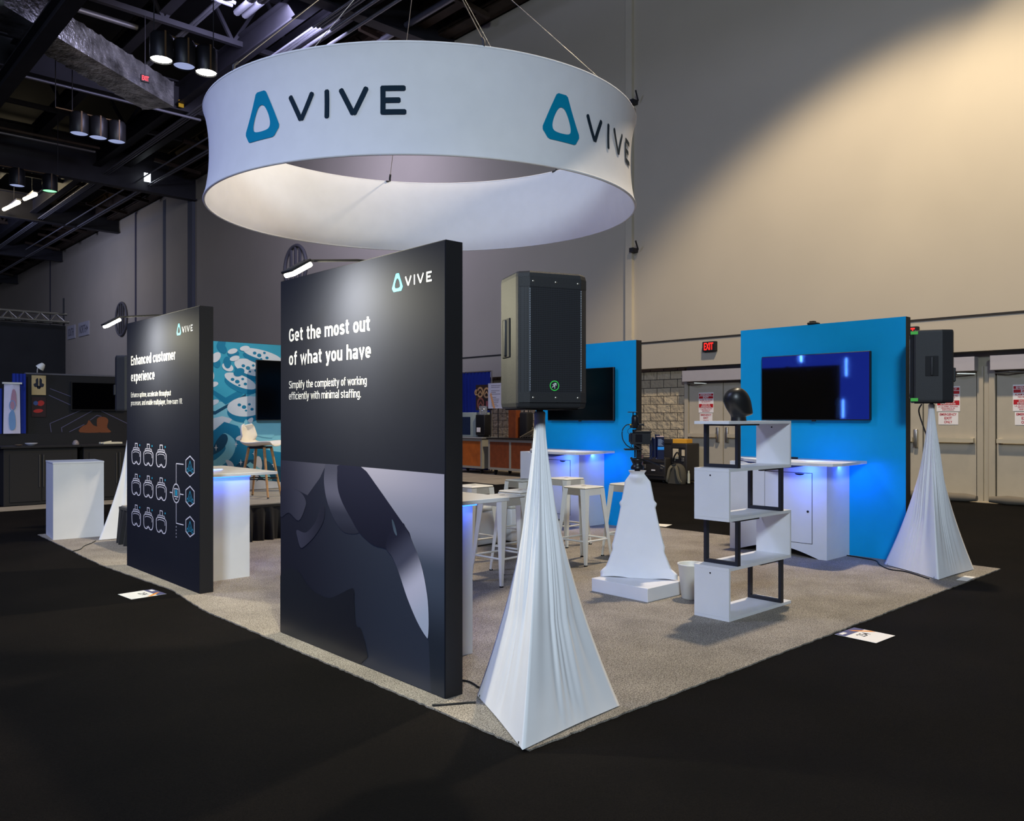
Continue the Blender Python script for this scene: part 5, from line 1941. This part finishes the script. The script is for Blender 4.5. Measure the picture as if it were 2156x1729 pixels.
MB().lathe([(0.112, 0), (0.112, 0.22), (0.10, 0.225), (0.0, 0.23)], 24, (14.155, 16.40, 1.562)).build('clear_hopper', mat('clear_plastic', (220, 226, 240), 0.05, trans=0.85), t, True)
MB().box(14.03, 14.039, 16.38, 16.52, 1.10, 1.22).build('pale_tag', M_CARD, t, True)
tag(MB().rbox(14.25, 14.42, 15.24, 15.52, 0.966, 1.76, 0.004, 1).build('timber_post', M_MAHOG), 'red brown upright timber post on the dark topped concession cart', 'post')
t = thing('equipment_bag', 'black bag standing on the dark topped concession cart', 'bag', (14.4, 15.03, 0.966))
MB().rbox(14.28, 14.52, 14.86, 15.16, 0.968, 1.62, 0.05, 3).build('body', M_BLACKM, t, True)
MB().tube(smooth_pts([(14.4, 14.93, 1.62), (14.4, 14.95, 1.74), (14.4, 15.06, 1.74), (14.4, 15.09, 1.62)], 5, False), 0.012, 8).build('handle', M_BLACKM, t, True)
mb = MB()
rnd = random.Random(8)
t = thing('folded_stands', 'heap of pale folded metal stands on the dark topped concession cart', 'equipment', (14.3, 14.7, 0.966))
for k in range(6):
    y = 14.86 - 0.05 * k
    MB().tube([(14.15 + .04 * k, y + 0.12, 0.985), (14.2 + .04 * k, y - 0.3 - .02 * k, 1.18 + 0.02 * (k % 3))], 0.013, 8).build('tube', mat('stand_pale', (176, 164, 130), 0.4, metal=0.4), t, True)
MB().rbox(14.42, 14.66, 14.42, 14.84, 0.968, 1.24, 0.01, 1).build('carton', mat('carton_olive', (120, 112, 84), 0.7), t, True)
tag(MB().rbox(14.80, 15.08, 13.9, 14.75, 0.001, 1.55, 0.01, 1).build('service_cabinet', mat('cabinet_grey_brown', (110, 100, 92), 0.7)), 'grey brown service cabinet behind the concession carts', 'cabinet')

# ---- road cases and backpack by the doors
M_CASE = mat('case_black', (38, 34, 30), 0.55, bump=0.15, bscale=120)


def road_case(x0, x1, y0, y1, z1, label, ridges, slant=0.0):
    t = thing('road_case', label, 'case', ((x0 + x1) / 2, (y0 + y1) / 2, 0.001), 0, 'black road cases')
    b = MB().rbox(x0, x1, y0, y1, 0.05, z1, 0.025)
    b.build('shell', M_CASE, t, True)
    for k in range(ridges):
        z = 0.14 + (z1 - 0.25) * k / max(1, ridges - 1)
        MB().rbox(x0 - 0.014, x0 + 0.002, y0 + 0.03, y1 - 0.03, z, z + 0.035, 0.005, 1).build('rib', M_CASE, t, True)
    for y in (y0 + 0.10, y1 - 0.10):
        MB().rbox(x0 - 0.022, x0, y - 0.03, y + 0.03, z1 * 0.55, z1 * 0.55 + 0.09, 0.004, 1).build('latch', M_CHROME, t, True)
        c = MB()
        c.M = Matrix.Translation((x0 + 0.08, y, 0.036)) @ Matrix.Rotation(pi / 2, 4, 'X')
        c.lathe([(0.0, -0.02), (0.034, -0.02), (0.035, 0), (0.034, 0.02), (0.0, 0.02)], 14)
        c.build('wheel', M_BLACKM, t, True)
    return t


c1 = road_case(15.18, 15.68, 11.27, 11.95, 0.56, 'low black road case with open lid line standing by the block wall', 2)
MB().bar((15.20, 11.93, 0.62), (15.17, 11.28, 0.575), 0.03, 0.02).build('lid_edge', M_CHROME, c1, True)
MB().rbox(15.165, 15.18, 11.55, 11.66, 0.26, 0.29, 0.004, 1).build('name_tag', M_NOTICE, c1, True)
c2 = road_case(15.70, 16.02, 11.30, 11.95, 0.98, 'taller black road case behind the low case at the block wall', 3)
c3 = road_case(15.34, 15.84, 10.80, 11.23, 0.90, 'black equipment case on end between backpack and exit door', 2)
for (y0, y1, z0, z1) in ((11.02, 11.17, 0.55, 0.78), (10.85, 10.93, 0.62, 0.76)):
    MB().rbox(15.322, 15.338, y0, y1, z0, z1, 0.004, 1).build('pale_foam', mat('foam_beige', (210, 192, 158), 0.8), c3, True)
MB().tube(smooth_pts([(15.32, 11.16, 0.50), (15.27, 11.09, 0.60), (15.27, 11.00, 0.70), (15.32, 10.93, 0.55)], 5, False), 0.018, 8).build('strap', M_BLACKM, c3, True)
mb = MB()
mb.M = Matrix.Translation((15.55, 11.05, 0.902)) @ Matrix.Rotation(0.18, 4, 'Z')
mb.rbox(-0.16, 0.16, -0.16, 0.18, 0.0, 0.095, 0.004, 1)
tag(mb.build('parcel_box', mat('parcel_yellow', (222, 158, 40), 0.6)), 'yellow cardboard box on top of the equipment case', 'box')
t = thing('backpack', 'grey backpack with curved shoulder straps leaning on the equipment case', 'backpack', (15.18, 10.98, 0.001))
bk = MB()
rows = []
for k in range(20):
    a = pi * k / 19
    pass
out = smooth_pts([(-0.20, 0.0), (-0.22, 0.12), (-0.20, 0.28), (-0.14, 0.40), (0.0, 0.45), (0.14, 0.40), (0.20, 0.28), (0.22, 0.12), (0.20, 0.0)], 4, False)
G = []
for i, f in enumerate((0.0, 0.3, 0.8, 1.0)):
    sc = (0.86, 1.0, 1.0, 0.86)[i]
    G.append([(15.12 + 0.19 * f, 10.98 + u * sc, 0.003 + v * (0.97 if i in (0, 3) else 1)) for u, v in out])
bk.grid([[G[j][i] for j in range(4)] for i in range(len(out))])
bk.add(G[0], [list(range(len(out)))])
bk.add(G[3], [list(range(len(out) - 1, -1, -1))])
recalc(bk.build('body', mat('backpack_grey', (74, 70, 60), 0.85), t, True))
for s in (1, -1):
    mb = MB()
    pts = smooth_pts([(15.10, 10.98 + s * 0.05, 0.40), (15.075, 10.98 + s * 0.10, 0.33), (15.07, 10.98 + s * 0.13, 0.2), (15.08, 10.98 + s * 0.16, 0.10), (15.105, 10.98 + s * 0.19, 0.04)], 4, False)
    for p, q in zip(pts, pts[1:]):
        mb.bar(p, q, 0.055, 0.018, (1, 0, 0))
    mb.build('shoulder_strap', mat('strap_olive', (118, 110, 88), 0.9), t, True)
MB().tube(smooth_pts([(15.11, 10.93, 0.44), (15.10, 10.95, 0.475), (15.10, 11.01, 0.475), (15.11, 11.03, 0.44)], 4, False), 0.010, 8).build('top_loop', M_BLACKM, t, True)
tag(MB().tube([(15.30, 10.72, 0.02), (15.30, 10.72, 0.24)], [0.03, 0.028], 12).tube([(15.30, 10.72, 0.24), (15.30, 10.72, 0.30)], 0.018, 10).build('water_bottle', mat('bottle_pale', (190, 190, 170), 0.3)),
    'small pale water bottle beside the grey backpack', 'bottle')
t = thing('garment', 'dusky mauve cloth draped over the end of the low road case', 'cloth', (15.17, 11.96, 0.40))
mb = MB()
mb.grid([[(15.13 + .01 * sin(i * 1.4), 11.86 + i * 0.018, 0.60 - j * 0.05 + (0.02 if j == 0 else 0)) for j in range(7)] for i in range(9)])
mb.build('cloth', mat('mauve_cloth', (100, 74, 78), 0.9), t, True)

# ================================================================== neighbouring black booth, far left
M_BOOTHB = mat('neighbour_black', (19, 19, 23), 0.55)
M_BOOTHG = mat('neighbour_charcoal', (25, 24, 24), 0.7)
for (x0, x1, lab) in ((3.07, 4.20, 'black cabinet at the left end of the neighbouring booth, behind the plinth'), (4.30, 5.45, 'black cabinet of the neighbouring booth right of the dark gap')):
    t = thing('black_cabinet', lab, 'cabinet', ((x0 + x1) / 2, 16.1, 0.001), 0, 'black cabinets of the neighbouring booth')
    MB().rbox(x0, x1, 15.82, 16.35, 0.0, 0.965, 0.004, 1).build('body', M_BOOTHG, t, True)
    MB().rbox(x0 - 0.05, x1 + 0.05, 15.78, 16.4, 0.967, 1.005, 0.004, 1).build('counter_top', M_BOOTHB, t, True)
    w = (x1 - x0 - 0.16) / 2
    for k in range(2):
        a = x0 + 0.08 + k * w
        d = MB().box(a + 0.01, a + w - 0.01, 15.808, 15.819, 0.06, 0.87).build('door', M_BOOTHG, t, True)
        MB().box(a + w - 0.035 if k == 0 else a + 0.025, a + w - 0.027 if k == 0 else a + 0.033, 15.79, 15.808, 0.3, 0.85).build('handle', M_CHROME, d, True)
t = thing('booth_backwall', 'long low black printed wall of the neighbouring booth behind its cabinets', 'wall', (4.6, 16.85, 0.001))
MB().box(3.60, 6.2, 16.80, 16.86, 0.0, 2.27).build('board', M_BOOTHB, t, True)
MB().box(3.60, 6.2, 16.79, 16.87, 2.272, 2.30).build('top_rail', mat('rail_grey', (96, 94, 98), 0.5), t, True)
MB().box(3.0, 6.2, 16.62, 16.79, 0.0, 1.20).build('ledge', M_BOOTHB, t, True)
mb = MB()
P = lambda u, v: (u, 16.797, v)
for pts in ([(4.02, 1.22), (4.00, 1.38), (4.85, 1.78)], [(4.20, 1.22), (4.19, 1.30), (4.79, 1.66), (5.45, 1.32)], [(4.32, 1.22), (4.58, 1.36)], [(4.68, 1.44), (4.80, 1.53), (4.88, 1.51)],
            [(4.0, 2.02), (4.4, 1.86)], [(3.98, 1.9), (4.35, 1.72)]):
    line_strip(mb, pts, 0.010, P)
mb.build('printed_lines', mat('violet_line', (92, 90, 122), 0.5), t, True)
mb = MB()
flat_poly(mb, smooth_pts([(4.50, 1.21), (4.54, 1.32), (4.62, 1.36), (4.66, 1.44), (4.74, 1.34), (4.86, 1.30), (4.9, 1.21)], 3), P)
flat_poly(mb, smooth_pts([(4.84, 1.21), (4.80, 1.46), (4.92, 1.50), (5.0, 1.44), (4.98, 1.30), (5.05, 1.21)], 3), lambda u, v: (u, 16.7962, v))
mb.build('printed_orange_shapes', mat('print_orange', (112, 60, 30), 0.6), t, True)
MB().box(4.34, 5.3, 16.75, 16.785, 1.62, 2.16).build('screen_casing', M_BLACK, t, True)
MB().box(4.36, 5.28, 16.7485, 16.75, 1.64, 2.14).build('screen', M_SCREEN, t, True)
for i, (z0, z1, lab, cl) in enumerate(((1.90, 2.255, 'tan art poster with a dark ornament pinned to the black booth wall', (192, 168, 120)), (1.50, 1.86, 'dark red and blue poster below the tan poster', (44, 24, 28)))):
    t = thing('art_poster', lab, 'poster', (3.81, 16.79, z0), 0, 'posters on the black booth wall')
    MB().box(3.70, 3.93, 16.785, 16.795, z0, z1).build('sheet', mat('poster_%d' % i, cl, 0.6), t, True)
    mb = MB()
    P = lambda u, v: (3.815 + u, 16.7842, (z0 + z1) / 2 + 0.02 + v)
    if i == 0:
        for s in (1, -1):
            flat_poly(mb, smooth_pts([(0.01 * s, 0.10), (0.05 * s, 0.08), (0.05 * s, 0.02), (0.085 * s, 0.0), (0.07 * s, -0.05), (0.03 * s, -0.06), (0.012 * s, -0.09)], 3), P)
        flat_poly(mb, ell(0, -0.06, 0.03, 0.03, 0, 10), P)
        mb.build('ornament_print', mat('ink_blue', (24, 30, 48), 0.6), t, True)
    else:
        flat_poly(mb, ell(0.03, 0.05, 0.06, 0.05, 0.3, 12), P)
        flat_poly(mb, ell(-0.01, -0.09, 0.08, 0.035, 0.1, 12), P)
        mb.build('red_print', mat('ink_red', (176, 44, 40), 0.6), t, True)
        mb = MB()
        flat_poly(mb, ell(-0.05, 0.05, 0.04, 0.04, 0, 12), lambda u, v: (3.815 + u, 16.7838, (z0 + z1) / 2 + 0.02 + v))
        mb.build('blue_print', mat('ink_pale_blue', (60, 84, 140), 0.6), t, True)
t = thing('clip_lamp', 'small white clip lamp on top of the tan poster', 'lamp', (3.80, 16.78, 2.30))
mb = MB()
mb.M = Matrix.Translation((3.83, 16.66, 2.42)) @ Matrix.Rotation(radians(35), 4, 'Y') @ Matrix.Rotation(radians(20), 4, 'X')
mb.lathe([(0.075, -0.05), (0.06, 0.0), (0.035, 0.05), (0.0, 0.06)], 16, cap=False)
mb.build('shade', M_WHITEM, t, True)
MB().tube([(3.80, 16.83, 2.312), (3.79, 16.77, 2.37), (3.82, 16.66, 2.44)], 0.01, 6).build('arm', M_WHITEM, t, True)
mb = MB()
n = 14
mb.grid([[(3.36 + 0.22 * i / n, 16.64 + 0.02 * sin(i * 1.8), 2.27 + (1.205 - 2.27) * j / 5) for j in range(6)] for i in range(n + 1)])
tag(mb.build('hanging_drape', M_DRAPE), 'royal blue drape at the left end of the neighbouring black booth', 'drape')
mb = MB()
mb.grid([[(2.85 + 0.36 * i / n, 16.63 + 0.02 * sin(i * 1.8), 2.0 + (1.205 - 2.0) * j / 5) for j in range(6)] for i in range(n + 1)])
tag(mb.build('hanging_drape', M_DRAPE), 'lower blue drape at the left picture edge behind the white banner', 'drape')
t = thing('retractable_banner', 'narrow white banner with a pale figure before the blue drapes at far left', 'banner', (3.34, 16.55, 1.205))
mb = MB()
mb.grid([[(3.23 + 0.24 * i / 8 + 0.012 * (1 - j / 6) * (i / 4 - 1), 16.57 + 0.02 * abs(i / 4 - 1), 1.205 + (2.10 - 1.205) * (j / 6)) for j in range(7)] for i in range(9)])
mb.build('sheet', mat('banner_white', (206, 204, 226), 0.5), t, True)
MB().box(3.20, 3.50, 16.56, 16.60, 2.08, 2.11).build('top_bar', M_WHITEM, t, True)
mb = MB()
P = lambda u, v: (3.35 + u, 16.562, 1.65 + v)
flat_poly(mb, smooth_pts([(-0.03, 0.06), (0.0, 0.32), (0.05, 0.30), (0.06, 0.05), (0.0, -0.02)], 3), P)
mb.build('red_print', mat('faded_red', (170, 130, 150), 0.6), t, True)
mb = MB()
flat_poly(mb, smooth_pts([(-0.04, -0.36), (-0.05, -0.1), (0.02, -0.04), (0.05, -0.2), (0.04, -0.36)], 3), P)
line_strip(mb, ell(0.0, 0.05, 0.045, 0.09, 0, 10), 0.012, lambda u, v: (3.35 + u, 16.5615, 1.65 + v), True)
mb.build('blue_print', mat('faded_blue', (110, 150, 196), 0.6), t, True)
for (x, rx, rz, m, lab) in ((3.33, 0.06, 0.02, 'dish_tan', 'small tan dish on the black counter far left'), (3.52, 0.10, 0.045, 'dish_pale', 'pale shallow bowl on the black counter left of the plinth'),
                            (4.22, 0.055, 0.055, 'dome_grey', 'grey dome shaped object on the black counter above the plinth')):
    c = {'dish_tan': (120, 100, 80), 'dish_pale': (168, 170, 180), 'dome_grey': (124, 116, 116)}[m]
    mb = MB()
    if m == 'dome_grey':
        mb.lathe([(rx, 0), (rx * 1.02, rz * .4), (rx * .75, rz * 1.1), (rx * .3, rz * 1.5), (0, rz * 1.55)], 20, (x, 16.0, 1.006))
    else:
        mb.lathe([(rx * .5, 0), (rx * .9, rz * .6), (rx, rz), (rx * .92, rz), (rx * .45, rz * .3), (0, rz * .25)], 20, (x, 16.0, 1.006), cap=False)
    tag(mb.build('counter_bowl' if m != 'dome_grey' else 'counter_dome', mat(m, c, 0.4)), lab, 'bowl' if m != 'dome_grey' else 'ornament')
mb = MB()
mb.M = Matrix.Translation((4.80, 15.98, 1.006)) @ Matrix.Rotation(0.1, 4, 'Z')
mb.rbox(-0.17, 0.17, -0.1, 0.1, 0.0, 0.035, 0.006, 1)
mb.bar((-0.2, -0.05, 0.02), (0.0, -0.02, 0.05), 0.02)
tag(mb.build('paper_stack', mat('paper_cream', (206, 200, 176), 0.6)), 'cream stack of papers on the black counter near the covered stand', 'papers')
t = thing('truss_backdrop', 'tall black cloth backdrop hanging from a silver truss at far left', 'backdrop', (3.0, 19.0, 0.001))
MB().box(-1.0, 4.83, 19.05, 19.10, 0.02, 3.42).build('cloth', mat('backdrop_black', (30, 29, 31), 0.9, vary=0.2, vscale=2), t, True)
mb = MB()
for y, z in ((18.93, 3.48), (19.22, 3.48), (19.075, 3.66)):
    mb.tube([(-1.0, y, z), (4.86, y, z)], 0.025, 8)
k = 0
x = -1.0
while x < 4.7:
    for (ya, za, yb, zb) in ((18.93, 3.48, 19.075, 3.66), (19.22, 3.48, 19.075, 3.66), (18.93, 3.48, 19.22, 3.48)):
        mb.tube([(x, ya, za), (x + 0.145, yb, zb)], 0.010, 6).tube([(x + 0.145, yb, zb), (x + 0.29, ya, za)], 0.010, 6)
    x += 0.29
mb.build('truss', M_CHROME, t, True)
MB().bar((4.80, 19.075, 0.0), (4.80, 19.075, 4.0), 0.03).build('mast', M_STEEL, t, True)

# ================================================================== overhead steel, ducts and lights
def ibeam(mb, p, q, h, w, tw=0.03):
    p, q = Vector(p), Vector(q)
    for z in (0, h):
        mb.bar(p + Vector((0, 0, z)), q + Vector((0, 0, z)), w, 0.05)
    mb.bar(p + Vector((0, 0, h / 2)), q + Vector((0, 0, h / 2)), tw, h - 0.05)


bn = 0
for y, z, h in ((9.6, 12.6, 1.2), (19.6, 12.6, 1.2), (29.9, 12.55, 1.0), (39.6, 12.0, 1.9), (51.0, 12.3, 1.4), (63.0, 12.3, 1.4), (76.0, 12.3, 1.4)):
    mb = MB()
    ibeam(mb, (-12, y, z), (15.75, y, z), h, 0.42)
    bn += 1
    struct('ceiling_girder_%d' % bn, mb, M_STEEL)
for x, z, h in ((0.6, 12.9, 0.7), (6.15, 12.62, 0.75), (8.9, 13.4, 0.6), (11.3, 12.75, 0.7), (12.6, 13.0, 0.6), (14.5, 13.05, 0.5)):
    mb = MB()
    ibeam(mb, (x, -10, z), (x, 95, z), h, 0.32)
    bn += 1
    struct('ceiling_girder_%d' % bn, mb, M_STEEL if x < 13 else M_STEELB)
mb = MB()
ibeam(mb, (5.36, 8, 10.95), (5.36, 39, 10.95), 0.45, 0.36)
struct('ceiling_beam', mb, M_STEEL)
# edge beam over the wall top with brown lattice
mb = MB()
mb.box(15.1, 15.75, -10, 95, 13.06, 13.12)
ibeam(mb, (15.3, -10, 13.0), (15.3, 95, 13.0), 1.6, 0.35)
for k in range(28):
    y = -8 + k * 3.4
    mb.bar((15.2, y, 13.1), (15.2, y + 1.7, 14.5), 0.16, 0.16).bar((15.2, y + 1.7, 14.5), (15.2, y + 3.4, 13.1), 0.16, 0.16)
    mb.bar((13.2, y + 1.7, 13.05), (15.3, y + 1.7, 12.85), 0.14, 0.14)
struct('ceiling_edge_beam', mb, M_STEELB)
# lattice trusses
for ti, y in enumerate((24.7, 34.8, 45.0, 57.0)):
    mb = MB()
    mb.bar((-10, y, 13.2), (15, y, 13.2), 0.16, 0.16).bar((-10, y, 15.0), (15, y, 15.0), 0.16, 0.16)
    for k in range(12):
        x = -10 + 2.1 * k
        mb.bar((x, y, 13.2), (x + 1.05, y, 15.0), 0.10, 0.10).bar((x + 1.05, y, 15.0), (x + 2.1, y, 13.2), 0.10, 0.10)
    struct('ceiling_truss_%d' % (ti + 1), mb, M_STEEL if ti < 2 else M_STEELB)
# conduits
for gi, (xs, z, y0, y1, r, lab) in enumerate((((11.55, 11.65, 11.75), 12.45, 6, 70, 0.035, 'conduit'), ((11.98, 12.40), 12.42, 6, 29, 0.045, 'tray'), ((13.5, 13.62), 12.3, 30, 90, 0.035, 'c2'),
                                             ((12.9,), 12.3, 24, 60, 0.03, 'c3'), ((13.95,), 12.9, 8, 21, 0.09, 'c4'), ((9.9, 10.0), 13.6, 8, 30, 0.05, 'c5'), ((10.35, 10.6), 13.3, 18, 23, 0.10, 'c6'))):
    for q, x in enumerate(xs):
        mb = MB().tube([(x, y0, z), (x, y1, z)], r, 8)
        struct('ceiling_conduit_%d%s' % (gi + 1, 'abc'[q]), mb, M_CONDUIT)
for gi, (y, z, xa, xb, r) in enumerate(((29.7, 12.35, 0, 12, 0.05), (36.4, 12.6, -2, 10.5, 0.06), (37.0, 12.6, -2, 10.5, 0.06), (25.6, 13.6, 6.6, 11.6, 0.09), (26.6, 13.6, 6.6, 11.6, 0.09), (22.3, 13.2, 3, 10, 0.05), (22.5, 13.2, 3, 10, 0.05))):
    mb = MB().tube([(xa, y, z), (xb, y, z)], r, 8)
    struct('ceiling_pipe_%d' % (gi + 1), mb, M_CONDUIT if gi != 1 else M_STEELB)
# foil-wrapped duct
A, B_ = Vector((4.48, 23.0, 11.5)), Vector((9.96, 26.8, 11.5))
d = (B_ - A).normalized()
nrm = Vector((-d.y, d.x, 0))
mb = MB()
rows = []
rnd = random.Random(12)
for i in range(61):
    c = A + (B_ - A) * i / 60
    k = 1 + 0.02 * sin(i * 1.7) + (0.04 if i % 6 == 0 else 0)
    rows.append([tuple(c + nrm * (u * k) + Vector((0, 0, v * k))) for u, v in ((0, 0), (0.28, -0.01), (0.55, 0.0), (0.82, -0.01), (1.1, 0), (1.1, 0.78), (0, 0.78), (0, 0.39), (0, 0))])
mb.grid(rows, smooth=False)
tag(mb.build('foil_duct', M_FOIL), 'crinkled silver foil wrapped air duct under the dark ceiling', 'duct')
mb = MB()
rows = []
A2, B2 = Vector((4.3, 19.9, 11.6)), Vector((4.5, 22.2, 11.6))
for i in range(31):
    c = A2 + (B2 - A2) * i / 30
    k = 1 + 0.03 * sin(i * 1.7) + (0.04 if i % 5 == 0 else 0)
    rows.append([tuple(c + Vector((u * k, 0, v * k))) for u, v in ((0, 0), (0.7, 0), (0.7, 0.7), (0, 0.7), (0, 0))])
mb.grid(rows, smooth=False)
tag(mb.build('foil_duct', M_FOIL), 'short length of silver foil duct at the top left corner of the picture', 'duct')
for (x, y, z, lab) in ((3.3, 27.2, 12.3, 'pale metal ceiling fixture hanging in the upper left corner'),):
    tag(MB().box(x - 0.6, x + 0.6, y - 0.1, y + 0.1, z - 0.15, z).build('strip_fixture', M_CONDUIT), lab, 'fixture')

M_CANLIT = mat('can_lamp_lit', (255, 252, 240), 0.4, emit=22.0, ecol=(255, 252, 240))
M_CANOFF = mat('can_lamp_dim', (196, 206, 236), 0.3, emit=0.55, ecol=(190, 204, 255))
M_CANGRN = mat('can_lamp_green', (190, 255, 210), 0.3, emit=1.6, ecol=(150, 255, 180))
M_BRASS = mat('brass_strap', (92, 70, 44), 0.6, metal=0.2)


def can_light(x, y, z, m, label, group):
    t = thing('high_bay_light', label, 'ceiling light', (x, y, z), 0, group)
    MB().lathe([(0.25, 0.0), (0.262, 0.02), (0.262, 0.55), (0.22, 0.62), (0.0, 0.62)], 28, (0, 0, 0), cap=False).build('can', M_BLACK, t)
    MB().lathe([(0.0, 0.03), (0.24, 0.03)], 28, cap=False).build('lamp_face', m, t)
    MB().box(-0.02, 0.02, -0.270, -0.264, 0.0, 0.62).build('strap', M_BRASS, t)
    return t


def rig_bar(x0, x1, y, z, ztop, label):
    t = thing('lighting_bar', label, 'lighting bar', ((x0 + x1) / 2, y, z), 0, 'lighting bars')
    MB().tube([(x0, y, z), (x1, y, z)], 0.022, 8).build('pipe', M_BRASS, t, True)
    for x in ((x0, x1 - 0.02) if y < 26 or y > 30 else (x0, x0 + 0.45)):
        MB().tube([(x, y, z), (x, y, ztop)], 0.012, 6).build('hanger', M_STEEL, t, True)


g = 'high bay can lights hanging in threes'
for (x, m, lab) in ((7.12, M_CANLIT, 'bright lit black can light, left one of the three nearest the ring banner'), (7.66, M_CANOFF, 'unlit black can light between the two bright ones'),
                    (8.20, M_CANLIT, 'bright lit black can light, right one of the three nearest the ring banner')):
    can_light(x, 19.95, 9.98, m, lab, g)
rig_bar(6.95, 8.40, 19.95, 10.6235, 15.6, 'lighting bar with two hangers carrying the bright can lights')
for (x, m, lab) in ((7.19, M_CANOFF, 'leftmost dim disc light of the middle row under the far girder'), (7.72, M_CANOFF, 'middle dim disc light of the row under the far girder'), (8.25, M_CANOFF, 'rightmost dim disc light of the row under the far girder')):
    can_light(x, 26.9, 10.0, m, lab, g)
rig_bar(6.55, 8.45, 26.9, 10.6435, 15.6, 'lighting bar carrying the three dim disc lights')
for (x, m, lab) in ((6.2, M_CANOFF, 'dim can light at the left picture edge beyond the far girder'), (7.13, M_CANOFF, 'dim can light left of the green tinted one beyond the far girder'), (8.21, M_CANGRN, 'green tinted lit can light beyond the far girder')):
    can_light(x, 34.5, 10.0, m, lab, g)
rig_bar(5.9, 8.5, 34.5, 10.6435, 15.6, 'lighting bar carrying the green tinted can light')
M_TUBE = mat('tube_lit', (255, 246, 220), 0.4, emit=7.0, ecol=(255, 244, 214))
for (a, b, lab) in (((10.30, 45.9), (10.1, 47.3), 'upper glowing tube light in the far lattice at left'), ((10.05, 48.2), (9.8, 50.4), 'lower glowing tube light in the far lattice at left')):
    t = thing('tube_light', lab, 'ceiling light', (a[0], a[1], 12.6))
    MB().tube([(a[0], a[1], 12.55), (b[0], b[1], 12.55)], 0.09, 8).build('lit_tube', M_TUBE, t, True)
    MB().box(a[0] - .12, a[0] + .12, a[1], b[1], 12.66, 12.74).build('housing', M_CONDUIT, t, True)
    MB().tube([(a[0], (a[1] + b[1]) / 2, 12.74), (a[0], (a[1] + b[1]) / 2, 15.6)], 0.02, 6).build('hanger', M_STEEL, t, True)
lamp('POINT', 'lattice_glow', (9.5, 48, 13.6), (9.5, 48, 0), 160, (1.0, 0.82, 0.5), 0.5)
exs = thing('exit_sign', 'tiny red lit exit sign hanging high under the dark ceiling beside the foil duct', 'exit sign', (8.9, 24.6, 11.3))
MB().box(8.21, 8.45, 24.6, 24.66, 11.20, 11.40).build('housing', M_BLACKM, exs, True)
mb = MB()
put_text(mb, 'EXIT', 0.19, 0.13, plane_place((8.235, 24.595, 11.235), (1, 0, 0), (0, 0, 1)), 0.02)
mb.build('lit_letters', M_REDLIT, exs, True)
MB().tube([(8.33, 24.63, 11.40), (8.33, 24.63, 13.2)], 0.012, 6).build('hanger', M_STEEL, exs, True)
for (x, y, z, s, m, lab) in ((13.35, 39.2, 12.55, 0.28, 'panel_lit', 'small bright white square light on the far girder'), (11.25, 29.62, 12.72, 0.18, 'tag_yellow', 'small yellow tag on the end of the near girder')):
    mm = mat(m, (235, 245, 255), 0.4, emit=3.0) if m == 'panel_lit' else mat(m, (214, 170, 20), 0.6)
    tag(MB().box(x - s / 2, x + s / 2, y - 0.05, y, z - s * .7, z + s * .7).build('square_light' if m == 'panel_lit' else 'beam_tag', mm), lab, 'light' if m == 'panel_lit' else 'tag')

lamp('SPOT', 'duct_fill_spot', (8.2, 20.8, 10.2), (7.6, 25.4, 11.6), 260, (1.0, 0.85, 0.62), 0.2, 70, 0.8)  # unseen warm lamp added to lift the foil duct, no fixture there
